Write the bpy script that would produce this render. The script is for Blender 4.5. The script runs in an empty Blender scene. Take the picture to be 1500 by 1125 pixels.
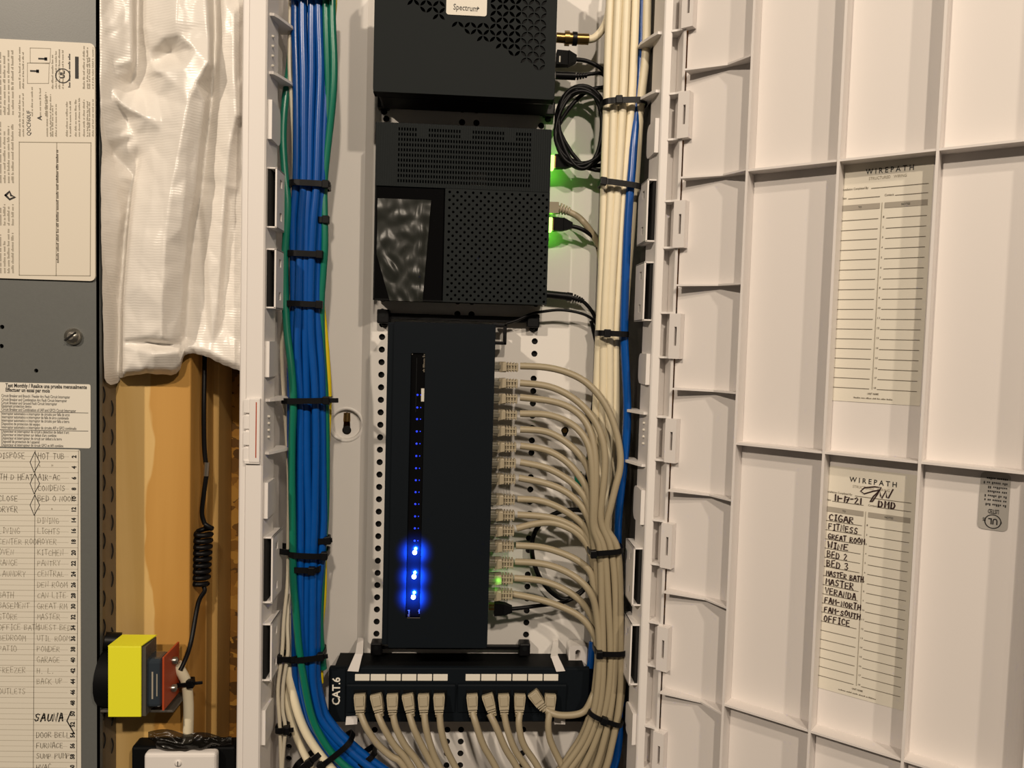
import bpy, bmesh, math, random
from mathutils import Vector, Matrix, noise
from mathutils.geometry import delaunay_2d_cdt
random.seed(7)
SC = bpy.context.scene
COL = SC.collection
R = math.radians

# ------------------------------------------------------------------ camera
FPX = 1127.0
YAW, PIT, ROL = R(-3.418), R(-3.162), R(1.620)
CAM = Vector((0, 0, 1.5))
Mf = Matrix.Rotation(YAW, 3, 'Y') @ Matrix.Rotation(PIT, 3, 'X') @ Matrix.Rotation(ROL, 3, 'Z')
SW = Matrix(((1, 0, 0), (0, 0, -1), (0, 1, 0)))          # y-up / -z forward  ->  z-up / +y forward
Mw = SW @ Mf
cam = bpy.data.objects.new('camera', bpy.data.cameras.new('camera'))
COL.objects.link(cam)
cam.matrix_world = Matrix.Translation(CAM) @ Mw.to_4x4()
cam.data.sensor_width = 36.0
cam.data.lens = FPX / 1500 * 36
cam.data.clip_start = 0.01
SC.camera = cam

# ------------------------------------------------------------------ light and exposure
SC.view_settings.view_transform = 'Standard'
SC.view_settings.look = 'None'
SC.view_settings.gamma = 1
SC.view_settings.use_curve_mapping = False
SC.view_settings.exposure = 0.0
W = bpy.data.worlds.new('world'); SC.world = W; W.use_nodes = True
W.node_tree.nodes['Background'].inputs[0].default_value = (1.0, 0.85, 0.68, 1)
W.node_tree.nodes['Background'].inputs[1].default_value = 0.055


def area(name, loc, target, power, size, col=(1.0, 0.845, 0.675)):
    l = bpy.data.lights.new(name, 'AREA'); l.energy = power; l.size = size; l.shape = 'DISK'; l.color = col
    o = bpy.data.objects.new(name, l); COL.objects.link(o); o.location = loc
    o.rotation_euler = (Vector(target) - Vector(loc)).to_track_quat('-Z', 'Y').to_euler()
    return o


TG = (0.0, 0.69, 1.5)
area('ceiling_lamp_left', (-1.45, -1.35, 2.72), TG, 35, 0.08)
area('ceiling_lamp_middle', (0.12, -1.35, 2.72), TG, 21, 0.08)
area('ceiling_lamp_right', (0.84, -1.32, 2.76), TG, 19, 0.08)


# ------------------------------------------------------------------ pixel helpers
def ray(px, py):
    return Mw @ Vector(((px - 750) / FPX, (562.5 - py) / FPX, -1.0))


def pt(px, py, Y):
    d = ray(px, py)
    return CAM + d * (Y / d.y)


def rect(xl, yt, xr, yb, Y):
    ym, xm = (yt + yb) / 2, (xl + xr) / 2
    return pt(xl, ym, Y).x, pt(xr, ym, Y).x, pt(xm, yb, Y).z, pt(xm, yt, Y).z


YR, YB = 0.620, 0.712       # rim front, back panel front
MM = 0.001


# ------------------------------------------------------------------ materials
def lin(h):
    c = [int(h[i:i + 2], 16) / 255 for i in (0, 2, 4)]
    return tuple(x / 12.92 if x <= 0.04045 else ((x + 0.055) / 1.055) ** 2.4 for x in c) + (1,)


def mat(name, hexcol, rough=0.5, metal=0.0, var=0.0, vscale=30, bump=0.0, bscale=400, emit=None, estr=0, trans=0, alpha=1, spec=0.5, coat=0):
    m = bpy.data.materials.new(name); m.use_nodes = True
    nt = m.node_tree; b = nt.nodes['Principled BSDF']
    b.inputs['Base Color'].default_value = lin(hexcol)
    b.inputs['Roughness'].default_value = rough
    b.inputs['Metallic'].default_value = metal
    b.inputs['Specular IOR Level'].default_value = spec
    b.inputs['Transmission Weight'].default_value = trans
    b.inputs['Alpha'].default_value = alpha
    b.inputs['Coat Weight'].default_value = coat
    tc = nt.nodes.new('ShaderNodeTexCoord')
    if var:
        n = nt.nodes.new('ShaderNodeTexNoise'); n.inputs['Scale'].default_value = vscale; n.inputs['Detail'].default_value = 6
        nt.links.new(tc.outputs['Object'], n.inputs['Vector'])
        mx = nt.nodes.new('ShaderNodeMix'); mx.data_type = 'RGBA'
        c = lin(hexcol)
        mx.inputs[6].default_value = tuple(x * (1 - var) for x in c[:3]) + (1,)
        mx.inputs[7].default_value = tuple(min(1, x * (1 + var)) for x in c[:3]) + (1,)
        nt.links.new(n.outputs['Fac'], mx.inputs[0]); nt.links.new(mx.outputs[2], b.inputs['Base Color'])
    if bump:
        n2 = nt.nodes.new('ShaderNodeTexNoise'); n2.inputs['Scale'].default_value = bscale; n2.inputs['Detail'].default_value = 3
        nt.links.new(tc.outputs['Object'], n2.inputs['Vector'])
        bp = nt.nodes.new('ShaderNodeBump'); bp.inputs['Strength'].default_value = bump; bp.inputs['Distance'].default_value = 0.00012
        nt.links.new(n2.outputs['Fac'], bp.inputs['Height']); nt.links.new(bp.outputs[0], b.inputs['Normal'])
    if emit:
        b.inputs['Emission Color'].default_value = lin(emit); b.inputs['Emission Strength'].default_value = estr
    return m


M = {}
M['plastic'] = mat('white_plastic', 'dfdad6', 0.45, bump=0.12, bscale=900)
M['plasticdoor'] = mat('white_door_plastic', 'd9d3cf', 0.5, bump=0.18, bscale=700)
M['backmetal'] = mat('white_back_panel', 'dcd8d3', 0.5, bump=0.1, bscale=900)
M['hole'] = mat('dark_cavity', '0c0a09', 0.9)
M['grey'] = mat('grey_enamel', '606260', 0.42, var=0.06, vscale=400, bump=0.25, bscale=900)
M['greyside'] = mat('galvanised_side', '6d6254', 0.5, var=0.1, vscale=60)
M['label'] = mat('cream_label', 'd6cebf', 0.5)
M['paper'] = mat('white_paper', 'dcd7cb', 0.6)
M['card'] = mat('card_paper', 'd8d2c4', 0.6)
M['ink'] = mat('black_ink', '16130f', 0.6)
M['inkmid'] = mat('grey_print', '6a6255', 0.7)
M['inksoft'] = mat('soft_print', '9c9484', 0.7)
M['pencil'] = mat('pencil_lead', '9a9282', 0.7)
M['bar'] = mat('grey_bar_print', '9d968a', 0.7)
M['marker'] = mat('marker_ink', '2a0f0c', 0.5)
M['black'] = mat('black_plastic', '121415', 0.5, spec=.15, bump=0.25, bscale=1600)
M['charcoal'] = mat('charcoal_plastic', '1b1f20', 0.6, bump=0.2, bscale=1600, spec=.1)
M['blackfine'] = mat('black_matte', '0a0b0c', 0.6, spec=.1)
M['gloss'] = mat('gloss_black', '060607', 0.08)
M['navy'] = mat('switch_black', '10151a', 0.65, bump=0.15, bscale=1800, spec=.08)
M['rubber'] = mat('black_rubber', '0b0b0d', 0.42, spec=.2)
M['blue'] = mat('blue_jacket', '034894', 0.26, var=0.08, vscale=120)
M['bluedk'] = mat('blue_jacket_dark', '0a3fae', 0.35)
M['green'] = mat('green_jacket', '086a54', 0.32)
M['yellow'] = mat('yellow_jacket', 'e0c814', 0.4)
M['white'] = mat('white_jacket', 'e2d7bb', 0.4, var=0.05, vscale=90)
M['whitethin'] = mat('white_jacket_thin', 'd6cdb8', 0.4)
M['beige'] = mat('grey_patch_jacket', '998d74', 0.45, var=0.04, vscale=80)
M['beigeplug'] = mat('grey_plug_boot', '9c917a', 0.45)
M['clear'] = mat('clear_plug', '7f7a6a', 0.4, alpha=0.7)
M['brass'] = mat('brass', '95794a', 0.3, metal=1.0)
M['steel'] = mat('steel', 'b5b0a6', 0.32, metal=1.0)
M['yel'] = mat('yellow_label', 'e8e62c', 0.5)
M['red'] = mat('red_board', 'a8421c', 0.5, var=0.1, vscale=200)
M['coil'] = mat('blue_coil', '2c343c', 0.22, coat=0.6)
M['greymetal'] = mat('grey_steel', '4c4842', 0.45, var=0.12, vscale=80)
M['film'] = mat('dark_film', '100e0b', 0.25, alpha=0.85, spec=.3)
M['clearfilm'] = mat('clear_film', '2c2e2a', 0.32, alpha=0.7)
M['wall_strip'] = mat('dark_wall_strip', '24211e', 0.7)
M['sticker'] = mat('grey_sticker', 'a39f99', 0.4)
M['chip'] = mat('pale_chip', 'c9c4b8', 0.5)
M['ledblue'] = mat('blue_led', '4060ff', 0.3, emit='b8d0ff', estr=14)
M['leddim'] = mat('dim_blue_led', '1c2cc0', 0.3, emit='3048ff', estr=0.9)
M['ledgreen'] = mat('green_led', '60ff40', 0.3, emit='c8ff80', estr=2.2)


def wood(name, c1, c2, scale, stretch, rough=0.7, bump=0.2, detail=8, dist=1.5):
    m = bpy.data.materials.new(name); m.use_nodes = True
    nt = m.node_tree; b = nt.nodes['Principled BSDF']; b.inputs['Roughness'].default_value = rough
    tc = nt.nodes.new('ShaderNodeTexCoord'); mp = nt.nodes.new('ShaderNodeMapping')
    mp.inputs['Scale'].default_value = stretch
    n = nt.nodes.new('ShaderNodeTexNoise'); n.inputs['Scale'].default_value = scale; n.inputs['Detail'].default_value = detail
    n.inputs['Distortion'].default_value = dist
    cr = nt.nodes.new('ShaderNodeValToRGB')
    cr.color_ramp.elements[0].color = lin(c1); cr.color_ramp.elements[0].position = 0.3
    cr.color_ramp.elements[1].color = lin(c2); cr.color_ramp.elements[1].position = 0.68
    nt.links.new(tc.outputs['Object'], mp.inputs[0]); nt.links.new(mp.outputs[0], n.inputs['Vector'])
    nt.links.new(n.outputs['Fac'], cr.inputs[0]); nt.links.new(cr.outputs[0], b.inputs['Base Color'])
    bp = nt.nodes.new('ShaderNodeBump'); bp.inputs['Strength'].default_value = bump; bp.inputs['Distance'].default_value = 0.001
    nt.links.new(n.outputs['Fac'], bp.inputs['Height']); nt.links.new(bp.outputs[0], b.inputs['Normal'])
    return m


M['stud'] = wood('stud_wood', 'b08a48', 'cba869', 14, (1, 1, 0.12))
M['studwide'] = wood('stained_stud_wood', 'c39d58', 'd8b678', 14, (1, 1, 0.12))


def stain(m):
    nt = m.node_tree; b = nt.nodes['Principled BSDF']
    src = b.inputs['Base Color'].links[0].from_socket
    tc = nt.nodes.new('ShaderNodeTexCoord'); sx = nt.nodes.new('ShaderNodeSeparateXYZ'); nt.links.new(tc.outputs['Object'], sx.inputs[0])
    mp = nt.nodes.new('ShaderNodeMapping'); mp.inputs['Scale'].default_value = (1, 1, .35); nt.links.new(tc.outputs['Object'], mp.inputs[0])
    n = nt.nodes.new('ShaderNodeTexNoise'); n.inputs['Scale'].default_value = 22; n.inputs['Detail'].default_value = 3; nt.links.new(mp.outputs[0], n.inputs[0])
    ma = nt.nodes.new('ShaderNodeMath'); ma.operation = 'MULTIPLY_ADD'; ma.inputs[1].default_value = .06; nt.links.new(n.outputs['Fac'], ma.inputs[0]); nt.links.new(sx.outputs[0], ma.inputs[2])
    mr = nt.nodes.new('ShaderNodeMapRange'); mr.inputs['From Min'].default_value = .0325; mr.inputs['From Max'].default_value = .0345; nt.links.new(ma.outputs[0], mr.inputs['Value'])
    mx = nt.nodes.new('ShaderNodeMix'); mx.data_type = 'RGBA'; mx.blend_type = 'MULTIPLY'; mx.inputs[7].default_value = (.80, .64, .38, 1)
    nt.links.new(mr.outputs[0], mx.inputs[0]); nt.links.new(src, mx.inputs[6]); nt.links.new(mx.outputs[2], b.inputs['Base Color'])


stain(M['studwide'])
M['studdark'] = wood('stud_wood_side', '8a6630', 'b08a48', 16, (1, 1, 0.1))


def osb():
    m = bpy.data.materials.new('oriented_strand_board'); m.use_nodes = True
    nt = m.node_tree; b = nt.nodes['Principled BSDF']; b.inputs['Roughness'].default_value = 0.75
    tc = nt.nodes.new('ShaderNodeTexCoord'); mp = nt.nodes.new('ShaderNodeMapping')
    mp.inputs['Scale'].default_value = (1.6, 1, 2.6); mp.inputs['Rotation'].default_value = (0, 0.5, 0)
    nz = nt.nodes.new('ShaderNodeTexNoise'); nz.inputs['Scale'].default_value = 40
    ad = nt.nodes.new('ShaderNodeMix'); ad.data_type = 'RGBA'; ad.blend_type = 'ADD'; ad.inputs[0].default_value = 0.04
    v = nt.nodes.new('ShaderNodeTexVoronoi'); v.inputs['Scale'].default_value = 42
    nt.links.new(tc.outputs['Object'], mp.inputs[0]); nt.links.new(mp.outputs[0], ad.inputs[6]); nt.links.new(mp.outputs[0], nz.inputs[0])
    nt.links.new(nz.outputs['Color'], ad.inputs[7]); nt.links.new(ad.outputs[2], v.inputs['Vector'])
    cr = nt.nodes.new('ShaderNodeValToRGB')
    e = cr.color_ramp.elements; e[0].color = lin('5e3f14'); e[1].color = lin('c9963f')
    e2 = e.new(0.45); e2.color = lin('a87428')
    sp = nt.nodes.new('ShaderNodeSeparateColor'); nt.links.new(v.outputs['Color'], sp.inputs[0])
    nt.links.new(sp.outputs[0], cr.inputs[0]); nt.links.new(cr.outputs[0], b.inputs['Base Color'])
    bp = nt.nodes.new('ShaderNodeBump'); bp.inputs['Strength'].default_value = 0.6; bp.inputs['Distance'].default_value = 0.002
    nt.links.new(sp.outputs[1], bp.inputs['Height']); nt.links.new(bp.outputs[0], b.inputs['Normal'])
    return m


M['osb'] = osb()


def sheeting():
    m = bpy.data.materials.new('woven_poly_sheeting'); m.use_nodes = True
    nt = m.node_tree; b = nt.nodes['Principled BSDF']
    b.inputs['Base Color'].default_value = lin('e2ddd6'); b.inputs['Roughness'].default_value = 0.3
    b.inputs['Specular IOR Level'].default_value = 0.6
    tc = nt.nodes.new('ShaderNodeTexCoord')
    w = nt.nodes.new('ShaderNodeTexWave'); w.bands_direction = 'Z'; w.inputs['Scale'].default_value = 150; w.inputs['Distortion'].default_value = 2.5
    w.inputs['Detail'].default_value = 2
    n = nt.nodes.new('ShaderNodeTexNoise'); n.inputs['Scale'].default_value = 60
    nt.links.new(tc.outputs['Object'], w.inputs[0]); nt.links.new(tc.outputs['Object'], n.inputs[0])
    mu = nt.nodes.new('ShaderNodeMath'); mu.operation = 'MULTIPLY'
    nt.links.new(w.outputs['Fac'], mu.inputs[0]); nt.links.new(n.outputs['Fac'], mu.inputs[1])
    bp = nt.nodes.new('ShaderNodeBump'); bp.inputs['Strength'].default_value = 0.22; bp.inputs['Distance'].default_value = 0.0005
    nt.links.new(mu.outputs[0], bp.inputs['Height']); nt.links.new(bp.outputs[0], b.inputs['Normal'])
    return m


M['sheet'] = sheeting()


def grille():
    m = M['charcoal'].copy(); m.name = 'ridged_charcoal'
    nt = m.node_tree; b = nt.nodes['Principled BSDF']
    for l in list(nt.links):
        if l.to_socket == b.inputs['Normal']: nt.links.remove(l)
    tc = nt.nodes.new('ShaderNodeTexCoord')
    w = nt.nodes.new('ShaderNodeTexWave'); w.bands_direction = 'X'; w.inputs['Scale'].default_value = 160
    nt.links.new(tc.outputs['Object'], w.inputs[0])
    bp = nt.nodes.new('ShaderNodeBump'); bp.inputs['Strength'].default_value = 0.5; bp.inputs['Distance'].default_value = 0.0006
    nt.links.new(w.outputs['Fac'], bp.inputs['Height']); nt.links.new(bp.outputs[0], b.inputs['Normal'])
    return m


M['ridged'] = grille()


# ------------------------------------------------------------------ mesh builder
def holed(outer, holes):
    vs, fcs = [], []
    for loop in [outer] + holes:
        n0 = len(vs); n = len(loop)
        vs += [Vector((a * 1000, b * 1000)) for a, b in loop]
        ar = sum(loop[i][0] * loop[(i + 1) % n][1] - loop[(i + 1) % n][0] * loop[i][1] for i in range(n))
        fcs.append(list(range(n0, n0 + n)) if ar > 0 else list(range(n0 + n - 1, n0 - 1, -1)))
    r = delaunay_2d_cdt(vs, [], fcs, 0, 1e-5)
    return [(v.x / 1000, v.y / 1000) for v in r[0]], [tuple(f) for f, o in zip(r[2], r[5]) if len(o) and max(o) == 0]


class MB:
    def __init__(s):
        s.v, s.f, s.m, s.s, s.names = [], [], [], [], []

    def add(s, verts, faces, m, smooth=False):
        if m not in s.names: s.names.append(m)
        k = s.names.index(m); b = len(s.v)
        s.v += [Vector(v) for v in verts]
        for f in faces:
            s.f.append([b + i for i in f]); s.m.append(k); s.s.append(smooth)
        return s

    def box(s, x0, x1, y0, y1, z0, z1, m, bev=0.0, seg=2, T=None):
        bm = bmesh.new(); bmesh.ops.create_cube(bm, size=1)
        x0, x1 = min(x0, x1), max(x0, x1); y0, y1 = min(y0, y1), max(y0, y1); z0, z1 = min(z0, z1), max(z0, z1)
        for v in bm.verts:
            v.co = Vector((x0 + (v.co.x + .5) * (x1 - x0), y0 + (v.co.y + .5) * (y1 - y0), z0 + (v.co.z + .5) * (z1 - z0)))
        if bev > 0:
            bev = min(bev, .45 * min(x1 - x0, y1 - y0, z1 - z0))
            bmesh.ops.bevel(bm, geom=bm.edges[:], offset=bev, segments=seg, profile=.5, affect='EDGES')
        bm.verts.index_update()
        vs = [v.co.copy() for v in bm.verts]
        if T: vs = [T @ v for v in vs]
        s.add(vs, [[v.index for v in f.verts] for f in bm.faces], m); bm.free()
        return s

    def prism(s, poly, off, m, smooth=False):
        n = len(poly); off = Vector(off)
        vs = [Vector(p) for p in poly] + [Vector(p) + off for p in poly]
        fs = [list(range(n)), list(range(2 * n - 1, n - 1, -1))] + [[i, (i + 1) % n, n + (i + 1) % n, n + i] for i in range(n)]
        return s.add(vs, fs, m, smooth)

    def plate(s, outer, holes, fn, m, wallm=None, depth=None):
        """holed plate: fn(a,b,front?) maps 2D to world; hole walls run back by depth"""
        v2, fs = holed(outer, holes)
        s.add([fn(a, b, 0) for a, b in v2], fs, m)
        if depth:
            for loop in [outer] + holes:
                n = len(loop)
                vs = [fn(a, b, 0) for a, b in loop] + [fn(a, b, depth) for a, b in loop]
                s.add(vs, [[i, (i + 1) % n, n + (i + 1) % n, n + i] for i in range(n)], wallm or m)
        return s

    def tube(s, pts, r, m, n=10, cap=True):
        pts = [Vector(p) for p in pts]
        vs, fs = [], []
        t0 = (pts[1] - pts[0]).normalized()
        a = t0.orthogonal().normalized()
        N = len(pts)
        for i, p in enumerate(pts):
            t = (pts[min(i + 1, N - 1)] - pts[max(i - 1, 0)])
            t = t.normalized() if t.length > 0 else t0
            a = (a - t * a.dot(t)); a = a.normalized() if a.length > 1e-9 else t.orthogonal().normalized()
            b = t.cross(a)
            rr = r[i] if isinstance(r, (list, tuple)) else r
            for k in range(n):
                w = 2 * math.pi * k / n
                vs.append(p + (a * math.cos(w) + b * math.sin(w)) * rr)
        for i in range(N - 1):
            for k in range(n):
                fs.append([i * n + k, i * n + (k + 1) % n, (i + 1) * n + (k + 1) % n, (i + 1) * n + k])
        s.add(vs, fs, m, True)
        if cap:
            s.add(vs[:n], [list(range(n))[::-1]], m); s.add(vs[-n:], [list(range(n))], m)
        return s

    def cyl(s, p0, p1, r, m, n=16, r2=None):
        return s.tube([p0, p1], [r, r if r2 is None else r2], m, n)

    def text(s, body, size, T, m, align='LEFT', sx=1.0, space=1.0, bold=0.0):
        cu = bpy.data.curves.new('t', 'FONT'); cu.body = body; cu.size = size; cu.align_x = align; cu.resolution_u = 2
        cu.space_character = space; cu.offset = bold
        ob = bpy.data.objects.new('t', cu); COL.objects.link(ob)
        dg = bpy.context.evaluated_depsgraph_get()
        me = bpy.data.meshes.new_from_object(ob.evaluated_get(dg))
        if len(me.vertices):
            s.add([T @ Vector((v.co.x * sx, v.co.y, 0)) for v in me.vertices], [list(p.vertices) for p in me.polygons], m)
        bpy.data.objects.remove(ob); bpy.data.curves.remove(cu); bpy.data.meshes.remove(me)
        return s

    def textfit(s, body, w, h, T, m, bold=0.0, space=1.0, align='L'):
        """text scaled to exactly w wide and h high (capital height)"""
        k = len(s.v)
        s.text(body, 1.0, Matrix.Identity(4), m, space=space, bold=bold)
        vv = s.v[k:]
        if not vv: return s
        x0, x1 = min(v.x for v in vv), max(v.x for v in vv); y1 = max(v.y for v in vv)
        for v in vv:
            x = (v.x - x0) / (x1 - x0) * w - (w / 2 if align == 'C' else 0)
            q = T @ Vector((x, v.y / y1 * h, 0)); v.x, v.y, v.z = q
        return s

    def line2(s, pts, w, T, m):
        """flat pen stroke through 2D points"""
        pts = [Vector((p[0], p[1])) for p in pts]
        vs = []
        for i, p in enumerate(pts):
            d = pts[min(i + 1, len(pts) - 1)] - pts[max(i - 1, 0)]
            d = d.normalized() if d.length else Vector((1, 0))
            nn = Vector((-d.y, d.x)) * w / 2
            e = -d * w * .4 if i == 0 else (d * w * .4 if i == len(pts) - 1 else Vector((0, 0)))
            vs += [T @ Vector((p.x + nn.x + e.x, p.y + nn.y + e.y, 0)), T @ Vector((p.x - nn.x + e.x, p.y - nn.y + e.y, 0))]
        return s.add(vs, [[2 * i, 2 * i + 1, 2 * i + 3, 2 * i + 2] for i in range(len(pts) - 1)], m)

    def rect2(s, x0, y0, x1, y1, T, m):
        return s.add([T @ Vector((x0, y0, 0)), T @ Vector((x1, y0, 0)), T @ Vector((x1, y1, 0)), T @ Vector((x0, y1, 0))], [[0, 1, 2, 3]], m)


def sub_mesh(name, mb, L):
    me = bpy.data.meshes.new(name)
    me.from_pydata([v - L for v in mb.v], [], mb.f)
    for n in mb.names: me.materials.append(M[n])
    me.polygons.foreach_set('material_index', mb.m)
    me.polygons.foreach_set('use_smooth', mb.s)
    bm = bmesh.new(); bm.from_mesh(me); bmesh.ops.recalc_face_normals(bm, faces=bm.faces[:]); bm.to_mesh(me); bm.free()
    me.update()
    return me


class Thing:
    def __init__(s, name, label=None, cat=None, group=None, kind=None):
        s.name, s.label, s.cat, s.group, s.kind, s.parts = name, label, cat, group, kind, []

    def part(s, name, mb, parent=None, label=None, kind=None):
        s.parts.append((name, mb, parent, label, kind)); return len(s.parts) - 1

    def done(s):
        allv = [v for p in s.parts for v in p[1].v]
        lo = Vector([min(v[i] for v in allv) for i in range(3)]); hi = Vector([max(v[i] for v in allv) for i in range(3)])
        L = Vector(((lo.x + hi.x) / 2, (lo.y + hi.y) / 2, lo.z))
        if len(s.parts) == 1:
            root = bpy.data.objects.new(s.name, sub_mesh(s.name, s.parts[0][1], L))
            COL.objects.link(root)
        else:
            root = bpy.data.objects.new(s.name, None); root.empty_display_size = 0.02
            COL.objects.link(root)
            obs = []
            for name, mb, par, label, kind in s.parts:
                o = bpy.data.objects.new(name, sub_mesh(name, mb, L)); COL.objects.link(o)
                o.parent = root if par is None else obs[par]
                if label: o['label'] = label
                if kind: o['kind'] = kind
                obs.append(o)
        root.location = L
        if s.label: root['label'] = s.label
        if s.cat: root['category'] = s.cat
        if s.group: root['group'] = s.group
        if s.kind: root['kind'] = s.kind
        return root


def single(name, mb, label, cat, group=None, kind=None):
    t = Thing(name, label, cat, group, kind); t.part(name, mb); return t.done()


def spline(P, sub=6):
    P = [Vector(p) for p in P]
    out = []
    for i in range(len(P) - 1):
        p0 = P[i - 1] if i else P[0] * 2 - P[1]
        p1, p2 = P[i], P[i + 1]
        p3 = P[i + 2] if i + 2 < len(P) else P[-1] * 2 - P[-2]
        for k in range(sub):
            t = k / sub
            out.append(.5 * ((2 * p1) + (p2 - p0) * t + (2 * p0 - 5 * p1 + 4 * p2 - p3) * t * t + (3 * p1 - p0 - 3 * p2 + p3) * t ** 3))
    out.append(P[-1])
    for _ in range(2):
        out = [out[0]] + [(out[i - 1] + out[i] * 2 + out[i + 1]) / 4 for i in range(1, len(out) - 1)] + [out[-1]]
    return out


def px3(lst, Y=None):
    return [pt(p[0], p[1], p[2] if len(p) > 2 else Y) for p in lst]


def front(px, py, Y, ang=0.0):
    """print frame on a plane facing the room: local x to the right, y up, rotated by ang degrees"""
    p = pt(px, py, Y)
    return Matrix.Translation(p) @ Matrix(((1, 0, 0, 0), (0, 0, -1, 0), (0, 1, 0, 0), (0, 0, 0, 1))) @ Matrix.Rotation(R(ang), 4, 'Z')


def frontxz(x, z, Y, ang=0.0):
    return Matrix.Translation((x, Y, z)) @ Matrix(((1, 0, 0, 0), (0, 0, -1, 0), (0, 1, 0, 0), (0, 0, 0, 1))) @ Matrix.Rotation(R(ang), 4, 'Z')


# single-stroke handwriting letters on a 4 x 6 grid
G = {'A': [[(0, 0), (1.6, 6), (2.2, 6), (3.8, 0)], [(.7, 2.3), (3.1, 2.4)]], 'B': [[(0, 0), (.1, 6), (2.6, 5.6), (2.8, 4), (.3, 3.2), (3.3, 2.4), (3.2, .6), (0, 0)]],
     'C': [[(3.5, 5), (2.4, 6), (.6, 4.8), (.2, 2.4), (1, .3), (3.5, .8)]], 'D': [[(0, 0), (.2, 6), (2.6, 5.2), (3.6, 3), (2.6, .6), (0, 0)]],
     'E': [[(3.2, 6), (.2, 5.8), (0, 0), (3.3, .2)], [(.1, 3.1), (2.6, 3.2)]], 'F': [[(3.3, 6), (.2, 5.8), (0, 0)], [(.1, 3.1), (2.6, 3.2)]],
     'G': [[(3.4, 5.2), (2.2, 6), (.5, 4.8), (.1, 2.6), (.9, .4), (2.2, 0), (3.5, .8), (3.6, 2.5), (2.1, 2.5)]], 'H': [[(0, 0), (.2, 6)], [(3.3, 0), (3.5, 6)], [(.1, 3), (3.4, 3.2)]],
     'I': [[(1.4, 0), (1.5, 6)], [(.6, 5.9), (2.3, 6)], [(.5, 0), (2.2, .1)]], 'J': [[(3, 6), (2.8, 1), (1.6, 0), (.2, 1.2)]], 'K': [[(0, 0), (.2, 6)], [(3.3, 6), (.2, 2.8), (3.5, 0)]],
     'L': [[(.2, 6), (0, 0), (3.2, .1)]], 'M': [[(0, 0), (.4, 6), (2, 2.6), (3.6, 6), (4, 0)]], 'N': [[(0, 0), (.2, 6), (3.2, 0), (3.5, 6)]],
     'O': [[(1.8, 6), (.3, 4.6), (.2, 1.5), (1.7, 0), (3.4, 1.6), (3.5, 4.4), (1.8, 6)]], 'P': [[(0, 0), (.2, 6), (3, 5.4), (3, 3.6), (.2, 2.8)]],
     'Q': [[(1.8, 6), (.3, 4.6), (.2, 1.5), (1.7, 0), (3.4, 1.6), (3.5, 4.4), (1.8, 6)], [(2.2, 1.6), (3.8, -.4)]], 'R': [[(0, 0), (.2, 6), (3, 5.4), (3, 3.6), (.3, 3), (3.5, 0)]],
     'S': [[(3.3, 5.2), (2, 6), (.4, 4.8), (1, 3.4), (3, 2.4), (2.8, .6), (1.2, 0), (.1, .9)]], 'T': [[(0, 5.9), (3.7, 6)], [(1.8, 6), (1.7, 0)]],
     'U': [[(.1, 6), (.3, 1.4), (1.8, 0), (3.3, 1.4), (3.6, 6)]], 'V': [[(0, 6), (1.8, 0), (3.6, 6)]], 'W': [[(0, 6), (.9, 0), (2, 4), (3.1, 0), (4.1, 6)]],
     'X': [[(0, 6), (3.5, 0)], [(3.5, 6), (0, 0)]], 'Y': [[(0, 6), (1.8, 3), (3.6, 6)], [(1.8, 3), (1.6, 0)]], 'Z': [[(0, 6), (3.4, 6), (0, 0), (3.5, 0)]],
     '1': [[(1.5, 6), (1.4, 0)]], '2': [[(.2, 4.8), (1.6, 6), (3.2, 4.8), (.2, .1), (3.4, .1)]], '3': [[(.2, 5.6), (2.4, 6), (3, 4.6), (1.2, 3.2), (3.2, 2), (2.4, .2), (.1, .5)]],
     '7': [[(.1, 5.9), (3.3, 6), (1.2, 0)], [(.9, 3), (2.8, 3.2)]], '-': [[(.4, 3), (2.6, 3.1)]], '/': [[(0, -1), (3, 7)]], '"': [[(1, 3), (1.2, 4.4)], [(2, 3), (2.2, 4.4)]], '.': [[(1, 0), (1.3, .3)]]}


def handwrite(mb, body, h, T, m, w, adv=5.0, slant=0.0, jit=.22, narrow=.82, width=None):
    k = h / 6; x = 0
    if width:
        tot = sum(3 if c == ' ' else adv * narrow * (.55 if c == '1' else .75 if c == 'I' else 1) for c in body)
        T = T @ Matrix.Diagonal((width / (tot * k), 1, 1, 1))
    for ch in body:
        if ch == ' ': x += 3; continue
        up = random.uniform(-.5, .5); scl = random.uniform(.88, 1.1)
        for st in G.get(ch, []):
            mb.line2([((x + (a + random.uniform(-jit, jit)) * narrow + slant * b) * k, (b * scl + up + random.uniform(-jit, jit)) * k) for a, b in st], w, T, m)
        x += adv * narrow * (.55 if ch == '1' else .75 if ch == 'I' else 1)


def microtext(mb, x0, x1, h, T, m, ragged=True, dens=.62):
    """illegible small print: rows of letter-sized specks grouped into words"""
    x = x0
    end = x1 - (random.uniform(0, .3) * (x1 - x0) if ragged else 0)
    while x < end:
        for _ in range(random.randint(2, 8)):
            if x > end: break
            hh = h * random.choice((.62, .62, .7, 1.0))
            mb.rect2(x, 0, x + h * .42, hh, T, m); x += h * dens
        x += h * .5


def circle(cx, cz, r, n=12, ph=0):
    return [(cx + r * math.cos(2 * math.pi * k / n + ph), cz + r * math.sin(2 * math.pi * k / n + ph)) for k in range(n)]


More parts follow.
